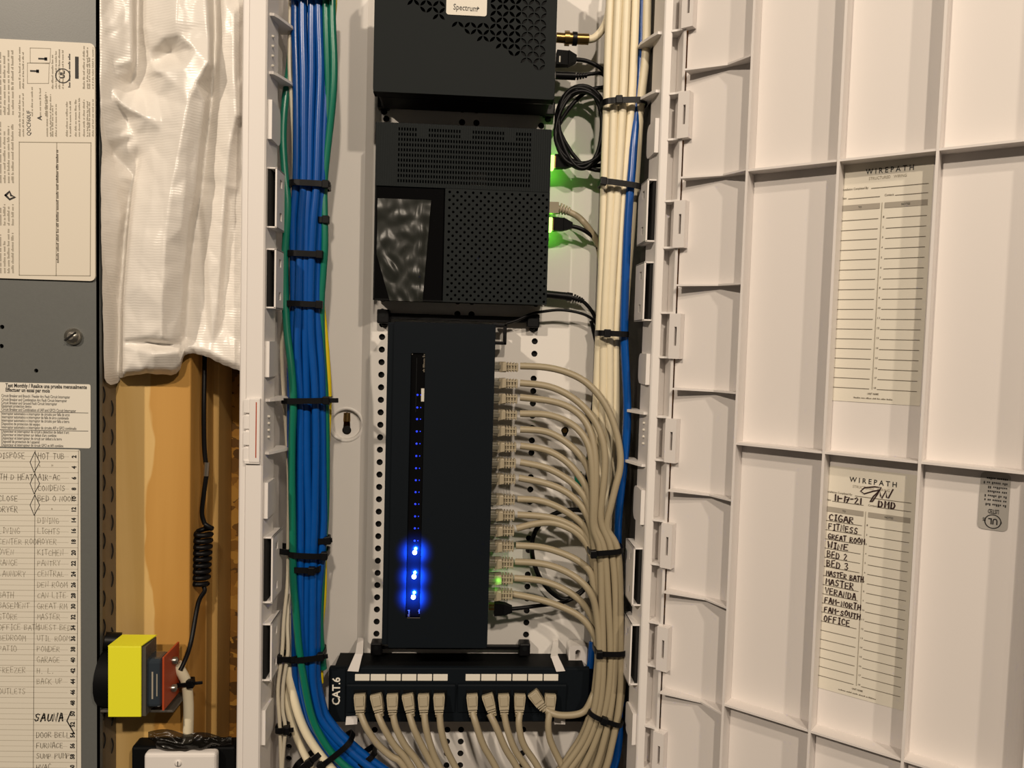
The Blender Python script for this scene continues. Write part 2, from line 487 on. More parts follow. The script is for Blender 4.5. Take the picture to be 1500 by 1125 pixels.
def rrect(x0, x1, z0, z1, r, n=4, corners=(1, 1, 1, 1)):
    out = []
    for (cx, cz, a0, on) in ((x1 - r, z1 - r, 0, corners[0]), (x0 + r, z1 - r, 90, corners[1]), (x0 + r, z0 + r, 180, corners[2]), (x1 - r, z0 + r, 270, corners[3])):
        if on:
            out += [(cx + r * math.cos(R(a0 + 90 * k / n)), cz + r * math.sin(R(a0 + 90 * k / n))) for k in range(n + 1)]
        else:
            out.append((cx + (r if a0 in (0, 270) else -r), cz + (r if a0 in (0, 90) else -r)))
    return out


ZT, ZBOT = 1.5 + 0.40, 1.5 - 0.42

# ================================================================== the wall behind
mb = MB(); mb.box(-0.75, 0.9, 0.745, 0.757, ZBOT - .35, ZT + .3, 'osb')
single('wall_back', mb, 'oriented strand board wall behind the studs and cabinet', None, kind='structure')

x0, x1, _, _ = rect(150, 540, 278, 1125, 0.650)
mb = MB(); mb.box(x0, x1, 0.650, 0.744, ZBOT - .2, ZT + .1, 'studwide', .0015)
single('wood_stud', mb, 'wide pale yellow wooden stud right beside the grey panel', 'stud')
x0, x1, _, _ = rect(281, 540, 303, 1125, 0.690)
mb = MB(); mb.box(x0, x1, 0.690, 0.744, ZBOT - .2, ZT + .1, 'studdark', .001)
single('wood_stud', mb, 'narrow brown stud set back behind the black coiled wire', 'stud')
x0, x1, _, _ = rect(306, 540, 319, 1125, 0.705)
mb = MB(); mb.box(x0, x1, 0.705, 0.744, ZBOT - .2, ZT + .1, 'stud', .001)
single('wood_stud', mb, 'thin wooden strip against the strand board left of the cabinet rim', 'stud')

# ================================================================== electrical panel on the left
T_ = Thing('electrical_panel', 'grey metal electrical panel cover with printed labels and breaker directory', 'electrical panel')
YP = 0.615
xr = pt(144.3, 562, YP).x
mb = MB()
xl = xr - 0.30
hl = []
for (hx, hy, hr) in ((3, 479, 3.2), (2, 507, 3.2), (53, 543, 3)):
    p = pt(hx, hy, YP); hl.append(circle(p.x, p.z, hr * .00055, 10))
mb.plate([(xl, ZBOT - .2), (xr, ZBOT - .2), (xr, ZT + .1), (xl, ZT + .1)], hl, lambda a, b, d: Vector((a, YP + d, b)), 'grey', depth=.0016)
mb.box(xl, xr - .0005, YP + .004, YP + .005, ZBOT - .2, ZT + .1, 'hole')
mb.box(xr - .0016, xr, YP, YP + .006, ZBOT - .2, ZT + .1, 'grey')
T_.part('cover', mb)
mb = MB(); mb.box(xl, xr - .002, YP + .0062, 0.6492, ZBOT - .2, ZT + .1, 'greyside')
for k in range(13):                      # pressed knockout slots on the side
    z = 1.5 - .045 - k * .0235
    for yy in (YP + .012, YP + .026):
        zz = z - (.012 if yy > YP + .02 else 0)
        mb.tube(spline([(xr - .0021, yy, zz), (xr - .0012, yy + .001, zz - .004), (xr - .0012, yy + .001, zz - .009), (xr - .0021, yy, zz - .013)], 3), .0006, 'hole', 6)
T_.part('side_panel', mb)
p = pt(108, 493, YP)
mb = MB(); mb.tube([p, p + Vector((0, -.0015, 0)), p + Vector((0, -.0042, 0)), p + Vector((0, -.0055, 0))], [.0066, .0066, .0052, .0025], 'steel', 20)
Tm = Matrix.Translation(p + Vector((0, -.0056, 0))) @ Matrix.Rotation(R(-38), 4, 'Y')
mb.box(-.0052, .0052, -.0004, .001, -.0006, .0006, 'hole', T=Tm)
T_.part('screw', mb, label='round steel slotted screw head')

# upper label plate
a0, a1, b0, b1 = rect(-40, 59, 139, 409, YP - .002)
mb = MB(); mb.prism([Vector((a, YP - .0018, b)) for a, b in rrect(a0, a1, b0, b1, .004)], (0, .0017, 0), 'label')
YL = YP - .0020


def linepx(mb, p, q, w, Y, m):
    A, B = pt(*p, Y), pt(*q, Y); mb.line2([(A.x, A.z), (B.x, B.z)], w, frontxz(0, 0, Y), m)


for p, q in (((28, 208), (133, 209)), ((133, 209), (132, 404)), ((28, 208), (28, 403)), ((28, 403), (132, 404)), ((83, 209), (82, 404))):
    linepx(mb, p, q, .0005, YL, 'inksoft')
for xx in (30, 42, 56, 70, 78, 88, 99, 112, 124, 132):   # blocks of rotated small print
    for (ya, yb) in ((130, 70), (200, 140)):
        if random.random() < .12: continue
        if xx in (99, 112) and ya == 130 or xx in (42, 56) : continue
        microtext(mb, 0, (ya - yb) * .00054, .0014, front(xx, ya, YL, 90), 'inksoft')
        microtext(mb, 0, (ya - yb) * .00054, .0012, front(xx + 5, ya, YL, 90), 'inksoft')
for xx in (48, 60, 68):
    microtext(mb, 0, .022, .0013, front(xx, 170, YL, 90), 'inksoft')
for k in range(4):
    xx = 2 + k * 6
    for (ya, yb) in ((168, 70), (268, 182), (330, 300), (400, 335)):
        microtext(mb, 0, (ya - yb) * .00054, .0017, front(xx, ya, YL, 90), 'inksoft')
mb.text('QOCF60UF', .0042, front(45, 199, YL, 90), 'ink', sx=.9)
mb.text('A', .0046, front(61, 176, YL, 90), 'ink', bold=.0001)
A_ = front(92, 111, YL); mb.line2([(.0052 * math.cos(2 * math.pi * k / 24), .0052 * math.sin(2 * math.pi * k / 24)) for k in range(25)], .0007, A_, 'ink')
mb.text('UL', .0048, front(94.5, 115, YL, 90), 'ink', bold=.0002)
mb.box(*rect(110, 83, 115, 115, YL)[:2], YL - .0001, YL + .0001, *rect(110, 83, 115, 115, YL)[2:], 'ink')
microtext(mb, 0, .026, .0016, front(103, 128, YL, 90), 'ink')
for (ax, ay) in ((62, 86), (50, 104)):
    mb.rect2(-.003, -.0006, .0035, .0006, front(ax, ay, YL), 'ink')
    mb.rect2(.0015, -.0012, .0035, .0012, front(ax, ay, YL), 'ink')
for (q0, q1, q2, q3) in ((44, 70, 74, 92), (40, 92, 72, 122)):
    for p, q in (((q0, q1), (q2, q1 + 1)), ((q2, q1 + 1), (q2 - 1, q3)), ((q2 - 1, q3), (q0, q3)), ((q0, q3), (q0, q1))):
        linepx(mb, p, q, .0003, YL, 'inksoft')
mb.line2([(0, 0), (.003, .003), (.004, 0), (.007, -.001), (.003, -.003), (0, 0)], .0016, front(8, 286, YL), 'ink')
microtext(mb, 0, .085, .0018, front(86, 385, YL, 90), 'inkmid', ragged=False)
T_.part('wiring_label', mb, label='cream label with wiring print and two empty boxes')

# test monthly sticker
a0, a1, b0, b1 = rect(-40, 561, 133, 655, YP)
mb = MB(); mb.prism([Vector((a, YP - .0004, b)) for a, b in rrect(a0, a1, b0, b1, .0015)], (0, .0004, 0), 'paper')
YL = YP - .0005
lines = [(566.5, .0046, 'Test Monthly / Realice una prueba mensualmente', 8, 1), (573, .0046, 'Effectuer un essai par mois', 8, 1),
         (581, .0036, 'Circuit Breaker and Branch / Feeder Arc Fault Circuit Interrupter', 2, 0), (586.5, .0036, 'Circuit Breaker and Combination Arc Fault Circuit Interrupter', 2, 0),
         (591.5, .0036, 'Circuit Breaker and Ground Fault Circuit Interrupter', 2, 0), (596, .0036, 'Equipment protection device', 2, 0),
         (601, .0036, 'Circuit Breaker and Combination of (AFI and GFCI) Circuit Interrupter', 2, 0),
         (607, .0036, 'Interruptor automatico e interruptor de circuito por falla de arco', 2, 0), (612, .0036, 'Interruptor automatico e interruptor de falla de arco combinado', 2, 0),
         (617, .0036, 'Interruptor automatico e interruptor de circuito por falla a tierra', 2, 0), (622, .0036, 'Dispositivo de proteccion del equipo', 2, 0),
         (627, .0036, 'Interruptor automatico e interruptor de circuito AFI y GFCI combinado', 2, 0),
         (633, .0036, 'Disjoncteur et interrupteur de circuit a detection de defaut d arc', 2, 0), (638, .0036, "Disjoncteur et interrupteur sur defaut d'arc combine", 2, 0),
         (643, .0036, 'Disjoncteur et interrupteur de circuit sur defaut a la terre', 2, 0), (648, .0036, 'Dispositif de protection de l appareil', 2, 0),
         (653, .0036, 'Disjoncteur et interrupteur de circuit GFCI et AFI combine', 2, 0)]
for y, sz, t, x, bo in lines:
    mb.text(t, sz * .92, front(x, y + 2 - 1.5, YL, -1.0 * 0), 'ink' if bo else 'ink', sx=(.72 if bo else .58), bold=.00012 if bo else 0.00002)
for y in (603.5, 630):
    linepx(mb, (0, y - .5), (129, y + 1.5), .0004, YL, 'ink')
T_.part('warning_label', mb, label='white trilingual test monthly label')

# breaker directory
a0, a1, b0, b1 = rect(-40, 657, 118.5, 1180, YP)
mb = MB(); mb.prism([Vector((a, YP - .0004, b)) for a, b in rrect(a0, a1, b0, b1, .002)], (0, .0004, 0), 'card')
YL = YP - .0005
ys = [661 + 15.72 * k for k in range(33)]
lean = lambda x, y: x - .006 * (y - 660)
for k, y in enumerate(ys):
    linepx(mb, (-20, y - 1.2), (lean(115, y), y), .0003, YL, 'inksoft')
    linepx(mb, (-20, y + 7), (lean(101, y), y + 8), .00018, YL, 'pencil')
    if k < 31:
        mb.text(str(2 * k + 2), .0046, front(lean(111.5, y), y + 7.5 + (3.5 if k > 3 else 2.5), YL, 90), 'ink', sx=.9, bold=.00022)
for xx in (51.5, 115):
    linepx(mb, (xx, 660), (lean(xx, 1160), 1160), .0004, YL, 'inkmid')
rows = {0: ('HOT TUB', 'inkmid'), 1: ('"   "', 'pencil'), 2: ('AIR-AC', 'inkmid'), 3: ('CONDENS', 'inkmid'), 4: ('BED O NOOK', 'inkmid'), 5: ('"   "', 'pencil'),
        6: ('DINING', 'pencil'), 7: ('LIGHTS', 'pencil'), 8: ('FOYER', 'pencil'), 9: ('KITCHEN', 'pencil'), 10: ('PANTRY', 'pencil'), 11: ('CENTRAL', 'pencil'), 12: ('DEN ROOM', 'pencil'),
        13: ('CAN LITE', 'pencil'), 14: ('GREAT RM', 'pencil'), 15: ('MASTER', 'pencil'), 16: ('GUEST BED', 'pencil'), 17: ('UTIL ROOM', 'pencil'), 18: ('POWDER', 'pencil'), 19: ('GARAGE', 'pencil'),
        20: ('H. L.', 'pencil'), 21: ('BACK UP', 'pencil'), 26: ('DOOR BELL', 'inkmid'), 27: ('FURNACE', 'inkmid'), 28: ('SUMP PUMP', 'inkmid'), 29: ('HVAC', 'inkmid')}
for k, (t, mm) in rows.items():
    y = ys[k]; handwrite(mb, t, .0044, front(lean(56, y), y + 10.5, YL), mm, .00045, jit=.3)
rowsl = {0: ('DISPOSE', 'inkmid'), 2: ('BATH D HEAT', 'inkmid'), 4: ('CLOSE', 'inkmid'), 5: ('DRYER', 'inkmid'), 7: ('LIVING', 'pencil'), 8: ('CENTER ROOM', 'pencil'), 9: ('OVEN', 'pencil'), 10: ('RANGE', 'pencil'), 11: ('LAUNDRY', 'pencil'),
         13: ('BATH', 'pencil'), 14: ('BASEMENT', 'pencil'), 15: ('STORE', 'pencil'), 16: ('OFFICE BATH', 'pencil'), 17: ('BEDROOM', 'pencil'), 18: ('PATIO', 'pencil'), 20: ('FREEZER', 'pencil'), 22: ('OUTLETS', 'pencil')}
for k, (t, mm) in rowsl.items():
    y = ys[k]; handwrite(mb, t, .0044, front(-2 if k != 2 else -12, y + 10, YL), mm, .00045, jit=.3)
for k in (0, 2, 4):
    y = ys[k]
    for p, q in (((51, y + 1), (44, y + 16)), ((44, y + 16), (50, y + 31)), ((51, y + 1), (58, y + 16)), ((58, y + 16), (50, y + 31))):
        linepx(mb, p, q, .0005, YL, 'ink')
handwrite(mb, 'SAUNA', .0062, front(51, 1056, YL), 'ink', .0011, slant=.15, adv=5.4, jit=.4)
for p, q in (((104, 1042), (98, 1056)), ((98, 1056), (109, 1075))): linepx(mb, p, q, .0009, YL, 'ink')
T_.part('breaker_directory', mb, label='long handwritten directory card with numbered rows')
T_.done()

# ================================================================== white sheeting
XS = [146 + 2.0 * i for i in range(109)]
NZ = 210


def tri(d, w):
    d = abs(d) / w
    return max(0.0, 1 - d)


def interp(tab, y):
    if y <= tab[0][0]: return tab[0][1]
    for (a, b), (c, d) in zip(tab, tab[1:]):
        if y <= c: return b + (d - b) * (y - a) / (c - a)
    return tab[-1][1]


yb_tab = [(130, 566), (148, 563), (160, 559), (185, 551), (215, 547), (240, 549), (258, 548), (264, 541), (269, 522), (276, 518), (290, 519), (305, 523), (325, 533), (350, 543), (362, 546)]
# folds: (x, y, height toward the room in mm) at creases and ridges
CREASES = """160 -60 22,170 40 25,163 142 23;193 -60 18,194 90 19,191 118 6;202 -60 2,200 90 3,192 121 4;146 -60 31,147 40 31,151 95 29,149 155 30;163 142 23,190 160 24,215 172 24,237 174 24
237 174 24,236 205 22,209 224 12;163 142 23,185 172 12,209 224 12;149 155 30,152 205 22,163 225 10,185 245 4,203 232 5;209 226 11,199 270 16,192 340 23,183 430 23,181 490 19,180 575 15;203 232 5,190 290 1,184 340 0,178 430 0,176 490 0,172 575 3
154 215 20,170 260 16,176 320 14,168 400 11,160 470 7,155 575 9;146 215 30,147 300 29,147 400 28,147 575 25;306 92 31,279 140 31,265 200 32,250 282 33,243 340 33,238 420 32,236 495 29;283 150 29,274 220 28,271 290 28,266 335 26
300 150 23,292 210 21,286 280 20,277 330 19,270 400 18,264 488 15;309 150 2,301 220 1,294 285 1,284 330 1,277 400 1,271 495 3;300 -60 20,306 50 25,306 92 31;313 -60 0,315 50 0,313 100 1,309 150 2;215 -60 14,213 40 14,222 92 9,202 128 6,212 143 13,230 140 16
242 54 22,262 51 27,285 72 29,306 92 31;250 78 8,228 90 6;230 103 24,255 100 27,306 94 31;230 103 24,255 122 27,279 140 31;262 -60 27,258 30 28,262 51 27;330 -60 12,327 45 15,322 92 12,322 150 13,314 250 9;342 20 16,343 100 18,346 170 18,336 215 15,330 270 12
297 302 5,304 360 7,308 430 8,311 470 9;329 290 12,322 400 9,317 470 7;336 290 3,330 400 1,326 480 2;291 302 1,296 380 2,302 470 2;353 180 2,352 250 2,350 350 1,348 440 2,346 500 4;362 -60 4,362 100 3,362 300 1,362 450 1,362 575 4;352 40 8,353 110 5
181 503 14,215 502 16,263 506 11;200 512 22,225 517 30,263 514 21;183 497 20,215 494 26,245 499 24;190 532 22,225 546 21,258 542 14;285 500 4,311 502 6;285 518 9,320 528 8,352 545 7;225 575 16,262 575 10,300 575 6;205 420 29,210 350 29,220 300 28,226 262 25"""
CP, CE, seen = [], [], {}
for ln in CREASES.replace('\n', ';').split(';'):
    P_ = [tuple(float(q) for q in a.split()) for a in ln.split(',')]
    prev = None
    for a, b in zip(P_, P_[1:] + [None]):
        n_ = 1 if b is None else max(1, int(math.hypot(b[0] - a[0], b[1] - a[1]) / 14))
        for k in range(n_):
            t = k / n_
            q = a if k == 0 else tuple(a[c] + (b[c] - a[c]) * t for c in range(3))
            key = (round(q[0], 1), round(q[1], 1))
            if key not in seen: seen[key] = len(CP); CP.append(q)
            if prev is not None and prev != seen[key]: CE.append((prev, seen[key]))
            prev = seen[key]
r_ = delaunay_2d_cdt([Vector((a[0], a[1])) for a in CP], CE, [], 0, 1e-4)
hv = [CP[o[0]][2] if len(o) else min(CP, key=lambda c: (c[0] - v.x) ** 2 + (c[1] - v.y) ** 2)[2] for o, v in zip(r_[3], r_[0])]
TR = [[(r_[0][k].x, r_[0][k].y, hv[k]) for k in f] for f in r_[2]]


def sheet_h(x, y):
    for a, b, c in TR:
        d = (b[1] - c[1]) * (a[0] - c[0]) + (c[0] - b[0]) * (a[1] - c[1])
        if abs(d) < 1e-9: continue
        l1 = ((b[1] - c[1]) * (x - c[0]) + (c[0] - b[0]) * (y - c[1])) / d
        l2 = ((c[1] - a[1]) * (x - c[0]) + (a[0] - c[0]) * (y - c[1])) / d
        if l1 >= -1e-6 and l2 >= -1e-6 and l1 + l2 <= 1 + 1e-6: return l1 * a[2] + l2 * b[2] + (1 - l1 - l2) * c[2]
    return 2.0


NX = len(XS); NZ = 190
PG = []
for j in range(NZ):
    for x in XS:
        yb = interp(yb_tab, x) + 3 * noise.noise(Vector((x * .09, 3, 0)))
        PG.append((x, -58 + (yb + 58) * j / (NZ - 1), yb))
HG = [sheet_h(min(max(x, 147.5), 361), y) for x, y, _ in PG]
for _ in range(1):
    HG = [(HG[k] * 2 + HG[k - 1 if k % NX else k] + HG[k + 1 if (k + 1) % NX else k] + HG[max(k - NX, 0)] + HG[min(k + NX, len(HG) - 1)]) / 6 for k in range(len(HG))]
mb = MB(); vs = []; fs = []
for (x, y, yb), h in zip(PG, HG):
    h *= .001
    q2 = Vector((x * .034, y * .022, 4.2)); vd, vp = noise.voronoi(q2)
    h += .0014 * min(vd[1] - vd[0], .6) + .0012 * noise.noise(Vector((x * .05, y * .02, 9)))
    h -= .006 * max(0, 1 - (yb - y) / 9)
    vs.append(pt(x, y, 0.6478 - h * 1.06))
for j in range(NZ - 1):
    for i in range(NX - 1):
        a = j * NX + i
        fs.append([a, a + 1, a + NX + 1, a + NX])
mb.add(vs, fs, 'sheet', True)
# keep clear of the panel edge: tuck the left border behind it
for v in mb.v:
    v.x = max(v.x, xr + .0012)
o = single('plastic_sheeting', mb, 'crumpled white woven plastic sheeting hanging between panel and cabinet', 'sheeting')

# ================================================================== enclosure
E_ = Thing('wiring_enclosure', 'white plastic wiring enclosure on the wall with its ribbed door swung open', 'enclosure')
XO = pt(349, 562, YR).x; XI = pt(386, 562, YR).x
XRI = pt(953, 562, YR).x; XRO = pt(985, 562, YR).x
# back panel with punched holes, keyhole dish and raised centre
PX0, PX1 = pt(541, 562, YB - .006).x, pt(868, 562, YB - .006).x
YPL = YB - .006
holes_pl, holes_l = [], []
pitch = abs(pt(557, 493.5, YPL).z - pt(557, 512, YPL).z)
zref = pt(557, 493.5, YPL).z
HX = [pt(555.5, 712, YPL).x, pt(657, 965, YPL).x + .0005, pt(678, 965, YPL).x, pt(777, 712, YPL).x]
for hx in HX:
    for k in range(-20, 37):
        z = zref - k * pitch
        if ZBOT + .01 < z < ZT - .01: holes_pl.append(circle(hx, z, .0029, 10))
kh = pt(827.5, 631, YPL)
holes_pl = [h for h in holes_pl if abs(h[0][0] - kh.x) > .02 or abs(h[0][1] - kh.z) > .012]
holes_pl.append([(kh.x + .0036 * math.cos(a) * (1 if math.sin(a) > -.3 else .62), kh.z + .0036 * math.sin(a) - (.002 if math.sin(a) < -.3 else 0)) for a in [2 * math.pi * k / 14 for k in range(14)]])
mb = MB()
mb.plate([(PX0, ZBOT), (PX1, ZBOT), (PX1, ZT), (PX0, ZT)], holes_pl, lambda a, b, d: Vector((a, YPL + d, b)), 'backmetal', 'hole', depth=.003)
mb.box(PX0, PX1, YPL + .0035, YPL + .004, ZBOT, ZT, 'hole')
CH = .008
dish = pt(507, 622, YB)
col_l = pt(423, 1094, YB)
hl = [circle(dish.x, dish.z, .0138, 28)] + [circle(col_l.x, col_l.z + (k - 3) * pitch, .0029, 10) for k in range(7)]
mb.plate([(XI - .004, ZBOT), (PX0 - CH, ZBOT), (PX0 - CH, ZT), (XI - .004, ZT)], hl, lambda a, b, d: Vector((a, YB + d, b)), 'backmetal', depth=.003)
mb.box(XI - .004, dish.x - .016, YB + .0032, YB + .0036, ZBOT, dish.z - .1, 'hole')
mb.add([(PX0 - CH, YB, ZBOT), (PX0, YPL, ZBOT), (PX0, YPL, ZT), (PX0 - CH, YB, ZT)], [[0, 1, 2, 3]], 'backmetal')
mb.add([(PX1 + CH, YB, ZBOT), (PX1, YPL, ZBOT), (PX1, YPL, ZT), (PX1 + CH, YB, ZT)], [[0, 1, 2, 3]], 'backmetal')
mb.add([(PX1 + CH, YB, ZBOT), (XRI + .004, YB, ZBOT), (XRI + .004, YB, ZT), (PX1 + CH, YB, ZT)], [[0, 1, 2, 3]], 'backmetal')
bp_i = E_.part('back_panel', mb)
# keyhole dish
mb = MB()
k1 = pt(507, 607, YB); k2 = pt(507, 631, YB)
kp = [(dish.x + .0026 * math.cos(a) , k1.z - .001 + .0026 * math.sin(a)) for a in [R(-30 + 24 * k) for k in range(11)]]
key = [(dish.x + .0042 * math.cos(R(b)), k2.z + .0042 * math.sin(R(b))) for b in range(140, 401, 20)]
mb.plate(circle(dish.x, dish.z, .0128, 28), [key + kp[1:-1]], lambda a, b, d: Vector((a, YB + .004 + d, b)), 'backmetal', depth=.0015)
n = 28
o1, o2 = circle(dish.x, dish.z, .0138, n), circle(dish.x, dish.z, .0128, n)
mb.add([(a, YB, b) for a, b in o1] + [(a, YB + .004, b) for a, b in o2], [[i, (i + 1) % n, n + (i + 1) % n, n + i] for i in range(n)], 'backmetal', True)
ring = circle(dish.x, dish.z, .0165, n)
mb.add([(a, YB - .0001, b) for a, b in ring] + [(a, YB - .0014, b) for a, b in circle(dish.x, dish.z, .0152, n)] + [(a, YB, b) for a, b in o1],
       [[i, (i + 1) % n, n + (i + 1) % n, n + i] for i in range(n)] + [[n + i, n + (i + 1) % n, 2 * n + (i + 1) % n, 2 * n + i] for i in range(n)], 'backmetal', True)
E_.part('keyhole_dish', mb, parent=bp_i)
mb = MB(); mb.cyl((dish.x, YB + .0065, k1.z + .001), (dish.x, YB + .006, k1.z - .007), .0040, 'brass', 12)
mb.tube([(dish.x, YB + .007, k2.z + .0005), (dish.x, YB + .0048, k2.z + .0005)], .0036, 'hole', 14)
E_.part('mounting_screw', mb, parent=bp_i, label='brass screw in the keyhole')
mb = MB(); mb.cyl((kh.x, YPL + .003, kh.z + .0003), (kh.x, YPL + .001, kh.z), .0024, 'brass', 10)
E_.part('mounting_screw', mb, parent=bp_i)

# side walls (lip, step, wall)
lipw, lipd = .0022, .026
for sgn, X, Xo in ((1, XI, XO), (-1, XRI, XRO)):
    mb = MB()
    prof = [(X, YR + .002), (X + sgn * lipw, YR + lipd), (X - sgn * .001, YR + lipd + .001), (X + sgn * .0005, YB - .0005), (X - sgn * .003, YB - .0005), (X - sgn * .003, YR + .002)]
    mb.prism([Vector((a, b, ZBOT)) for a, b in prof], (0, 0, ZT - ZBOT), 'plastic')
    sw = E_.part('side_wall', mb)
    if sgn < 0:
        mb = MB(); mb.box(X + .0012, X - .0014, YR + lipd + .0012, YB - .001, ZBOT, ZT, 'wall_strip'); E_.part('wall_strip', mb, parent=sw, label='dark strip on the side wall behind the right lip')  # dark strip added over the white right wall
# left rim and its latch
mb = MB()
st = pt(361, 562, YR).x
prof = [(XO, YB), (XO, YR + .004), (XO + .0012, YR + .0025), (st - .0012, YR + .0022), (st, YR + .0002), (XI - .0012, YR), (XI, YR + .0012), (XI, YR + .0035), (XO + .003, YR + .0065), (XO + .003, YB)]
mb.prism([Vector((a, b, ZBOT)) for a, b in prof], (0, 0, ZT - ZBOT), 'plastic')
E_.part('rim', mb)
a0, a1, b0, b1 = rect(357, 583, 382, 677, YR)
mb = MB()
q0, q1 = rect(366, 583, 376.5, 677, YR)[:2]
mb.box(q0, a1, YR - .0028, YR + .001, b0, b1, 'plastic', .0008)
hz = (b1 - b0) / 4
for k in range(4):
    mb.box(a0, q0 + .0005, YR - .0012 - .0006 * (k % 2), YR + .001, b0 + hz * k + .0008, b0 + hz * (k + 1) - .0008, 'plastic', .0006)
mb.box(q1 - .0004, q1 + .0004, YR - .0030, YR - .0015, b0 + .004, b1 - .003, 'red')
mb.box(a0 + .001, a1, YR - .0022, YR - .0005, b0 - .0012, b0 + .002, 'plastic', .0005)
E_.part('latch', mb, label='notched door latch on the left rim')

# right rim with hinge channel
c0, c1 = pt(966, 562, YR).x, pt(978.5, 562, YR).x
mb = MB()
prof = [(XRI, YR + .0035), (XRI, YR + .001), (XRI + .001, YR), (c0 - .0008, YR), (c0, YR + .001), (c0 + .0008, YR + .011), (c1 - .0004, YR + .011), (c1, YR - .006), (c1 + .0016, YR - .0075), (c1 + .0024, YR - .006), (c1 + .0024, YB), (c1 - .001, YB), (c1 - .001, YR + .014), (c0 - .001, YR + .0135)]
mb.prism([Vector((a, b, ZBOT)) for a, b in prof], (0, 0, ZT - ZBOT), 'plastic')
E_.part('rim', mb)
web_y = [48, 140, 207, 297, 365, 460, 525, 612, 675, 763, 827, 912, 975, 1064, 1128]
xw = lambda y: 984 - (y - 455) * .036
zw = [pt(xw(y), y, YR).z for y in web_y]
zk = [((zw[i] + zw[i + 1]) / 2, abs(zw[i] - zw[i + 1]) / 2) for i in range(1, 14, 2)]
zk.insert(0, (2 * zk[0][0] - zk[1][0], zk[0][1]))
for z in zw:
    mb = MB(); mb.prism([Vector((c0 - .0014, YR - .0006, z)), Vector((c0 + .003, YR - .003, z)), Vector((c1, YR - .0066, z)), Vector((c1, YR + .011, z)), Vector((c0, YR + .011, z))], (0, 0, .0016), 'plastic')
    E_.part('hinge_web', mb)

# side fittings
for sgn, X in ((1, XI), (-1, XRI)):
    if sgn == 1:
        shelf = [22, 107, 584, 661]; pads = [(150, 207), (500, 552), (705, 757), (1035, 1085)]; clips = [(245, 334), (364, 452), (787, 884), (914, 998)]; pxr = 404; dots = [(53, 96), (610, 640)]
    else:
        shelf = [48, 133, 603, 679]; pads = [(176, 226), (518, 563), (716, 766), (1040, 1085)]; clips = [(262, 354), (383, 470), (803, 888), (915, 1004)]; pxr = 948; dots = [(620, 650)]
    for y in shelf:
        z = pt(pxr, y, YR + .01).z
        mb = MB()
        poly = [(X, YR + .006), (X + sgn * .0035, YR + .006), (X + sgn * .006, YR + .011), (X + sgn * .0125, YR + .030), (X + sgn * .0125, YR + .044), (X, YR + .044)]
        mb.prism([Vector((a, b, z)) for a, b in poly], (0, 0, -.0022), 'plastic')
        E_.part('cable_shelf', mb)
    for ya, yb in pads:
        z1, z0 = pt(pxr, ya, YR + .01).z, pt(pxr, yb, YR + .01).z
        mb = MB(); mb.prism([Vector((X + sgn * .0002, YR + .003 + a, b)) for a, b in rrect(0, .028, z0, z1, .007, corners=(1, 0, 0, 1))], (sgn * .0034, 0, 0), 'plastic')
        E_.part('knockout_tab', mb)
    for ya, yb in clips:
        z1, z0 = pt(pxr, ya, YR + .004).z, pt(pxr, yb, YR + .004).z
        mb = MB(); y0c, y1c = YR + .004, YR + .036; xi, xo = X + sgn * .0001, X + sgn * .0078
        w = .0013
        mb.box(xi, xo, y0c, y1c, z1 - w, z1, 'plastic', .0003); mb.box(xi, xo, y0c, y1c, z0, z0 + w, 'plastic', .0003)
        hs = [[(y0c + .010, zz - .0032), (y0c + .017, zz - .0032), (y0c + .017, zz + .0032), (y0c + .010, zz + .0032)] for zz in (z1 - .0105, z0 + .0105)]
        outer = [(y0c, z0), (y1c, z0), (y1c, z1), (y0c, z1)]
        for xx in (xo, xo - sgn * w):
            mb.plate(outer, hs, lambda a, b, d, xx=xx: Vector((xx + d, a, b)), 'plastic', depth=None)
        for loop in [outer] + hs:
            mb.add([(xo, a, b) for a, b in loop] + [(xo - sgn * w, a, b) for a, b in loop], [[i, (i + 1) % 4, 4 + (i + 1) % 4, 4 + i] for i in range(4)], 'plastic')
        mb.box(xi, xi + sgn * .0024, y0c + .012, y0c + .02, (z0 + z1) / 2 - .005, (z0 + z1) / 2 + .004, 'plastic', .0003)
        mb.box(xi, xi + sgn * .0026, y0c + .0012, y1c - .001, z0 + w, z1 - w, 'hole')  # dark box on the wall, painting in the unlit inside of the frame
        E_.part('clip_frame', mb)
    for ya, yb in dots:
        for k in range(4):
            p = pt(pxr - sgn * 12, ya + (yb - ya) * k / 3, YR + .012)
            mb = MB(); mb.tube([(X + sgn * .0008, YR + .012, p.z), (X + sgn * .0022, YR + .012, p.z), (X + sgn * .0026, YR + .012, p.z)], [.0011, .0011, .0005], 'paper', 8)
            E_.part('boss', mb)

# the door
DA = R(39.5)
U = Vector((math.cos(DA), -math.sin(DA), 0)); N = Vector((-math.sin(DA), -math.cos(DA), 0))
H0 = Vector((c1 + .0042, YR - .004, 0))


def dw(u, v, z): return H0 + U * u + N * v + Vector((0, 0, z))


def pd(px, py, v):
    d = ray(px, py); t = (H0 + N * v - CAM).dot(N) / d.dot(N)
    p = CAM + d * t
    return (p - H0).dot(U), p.z


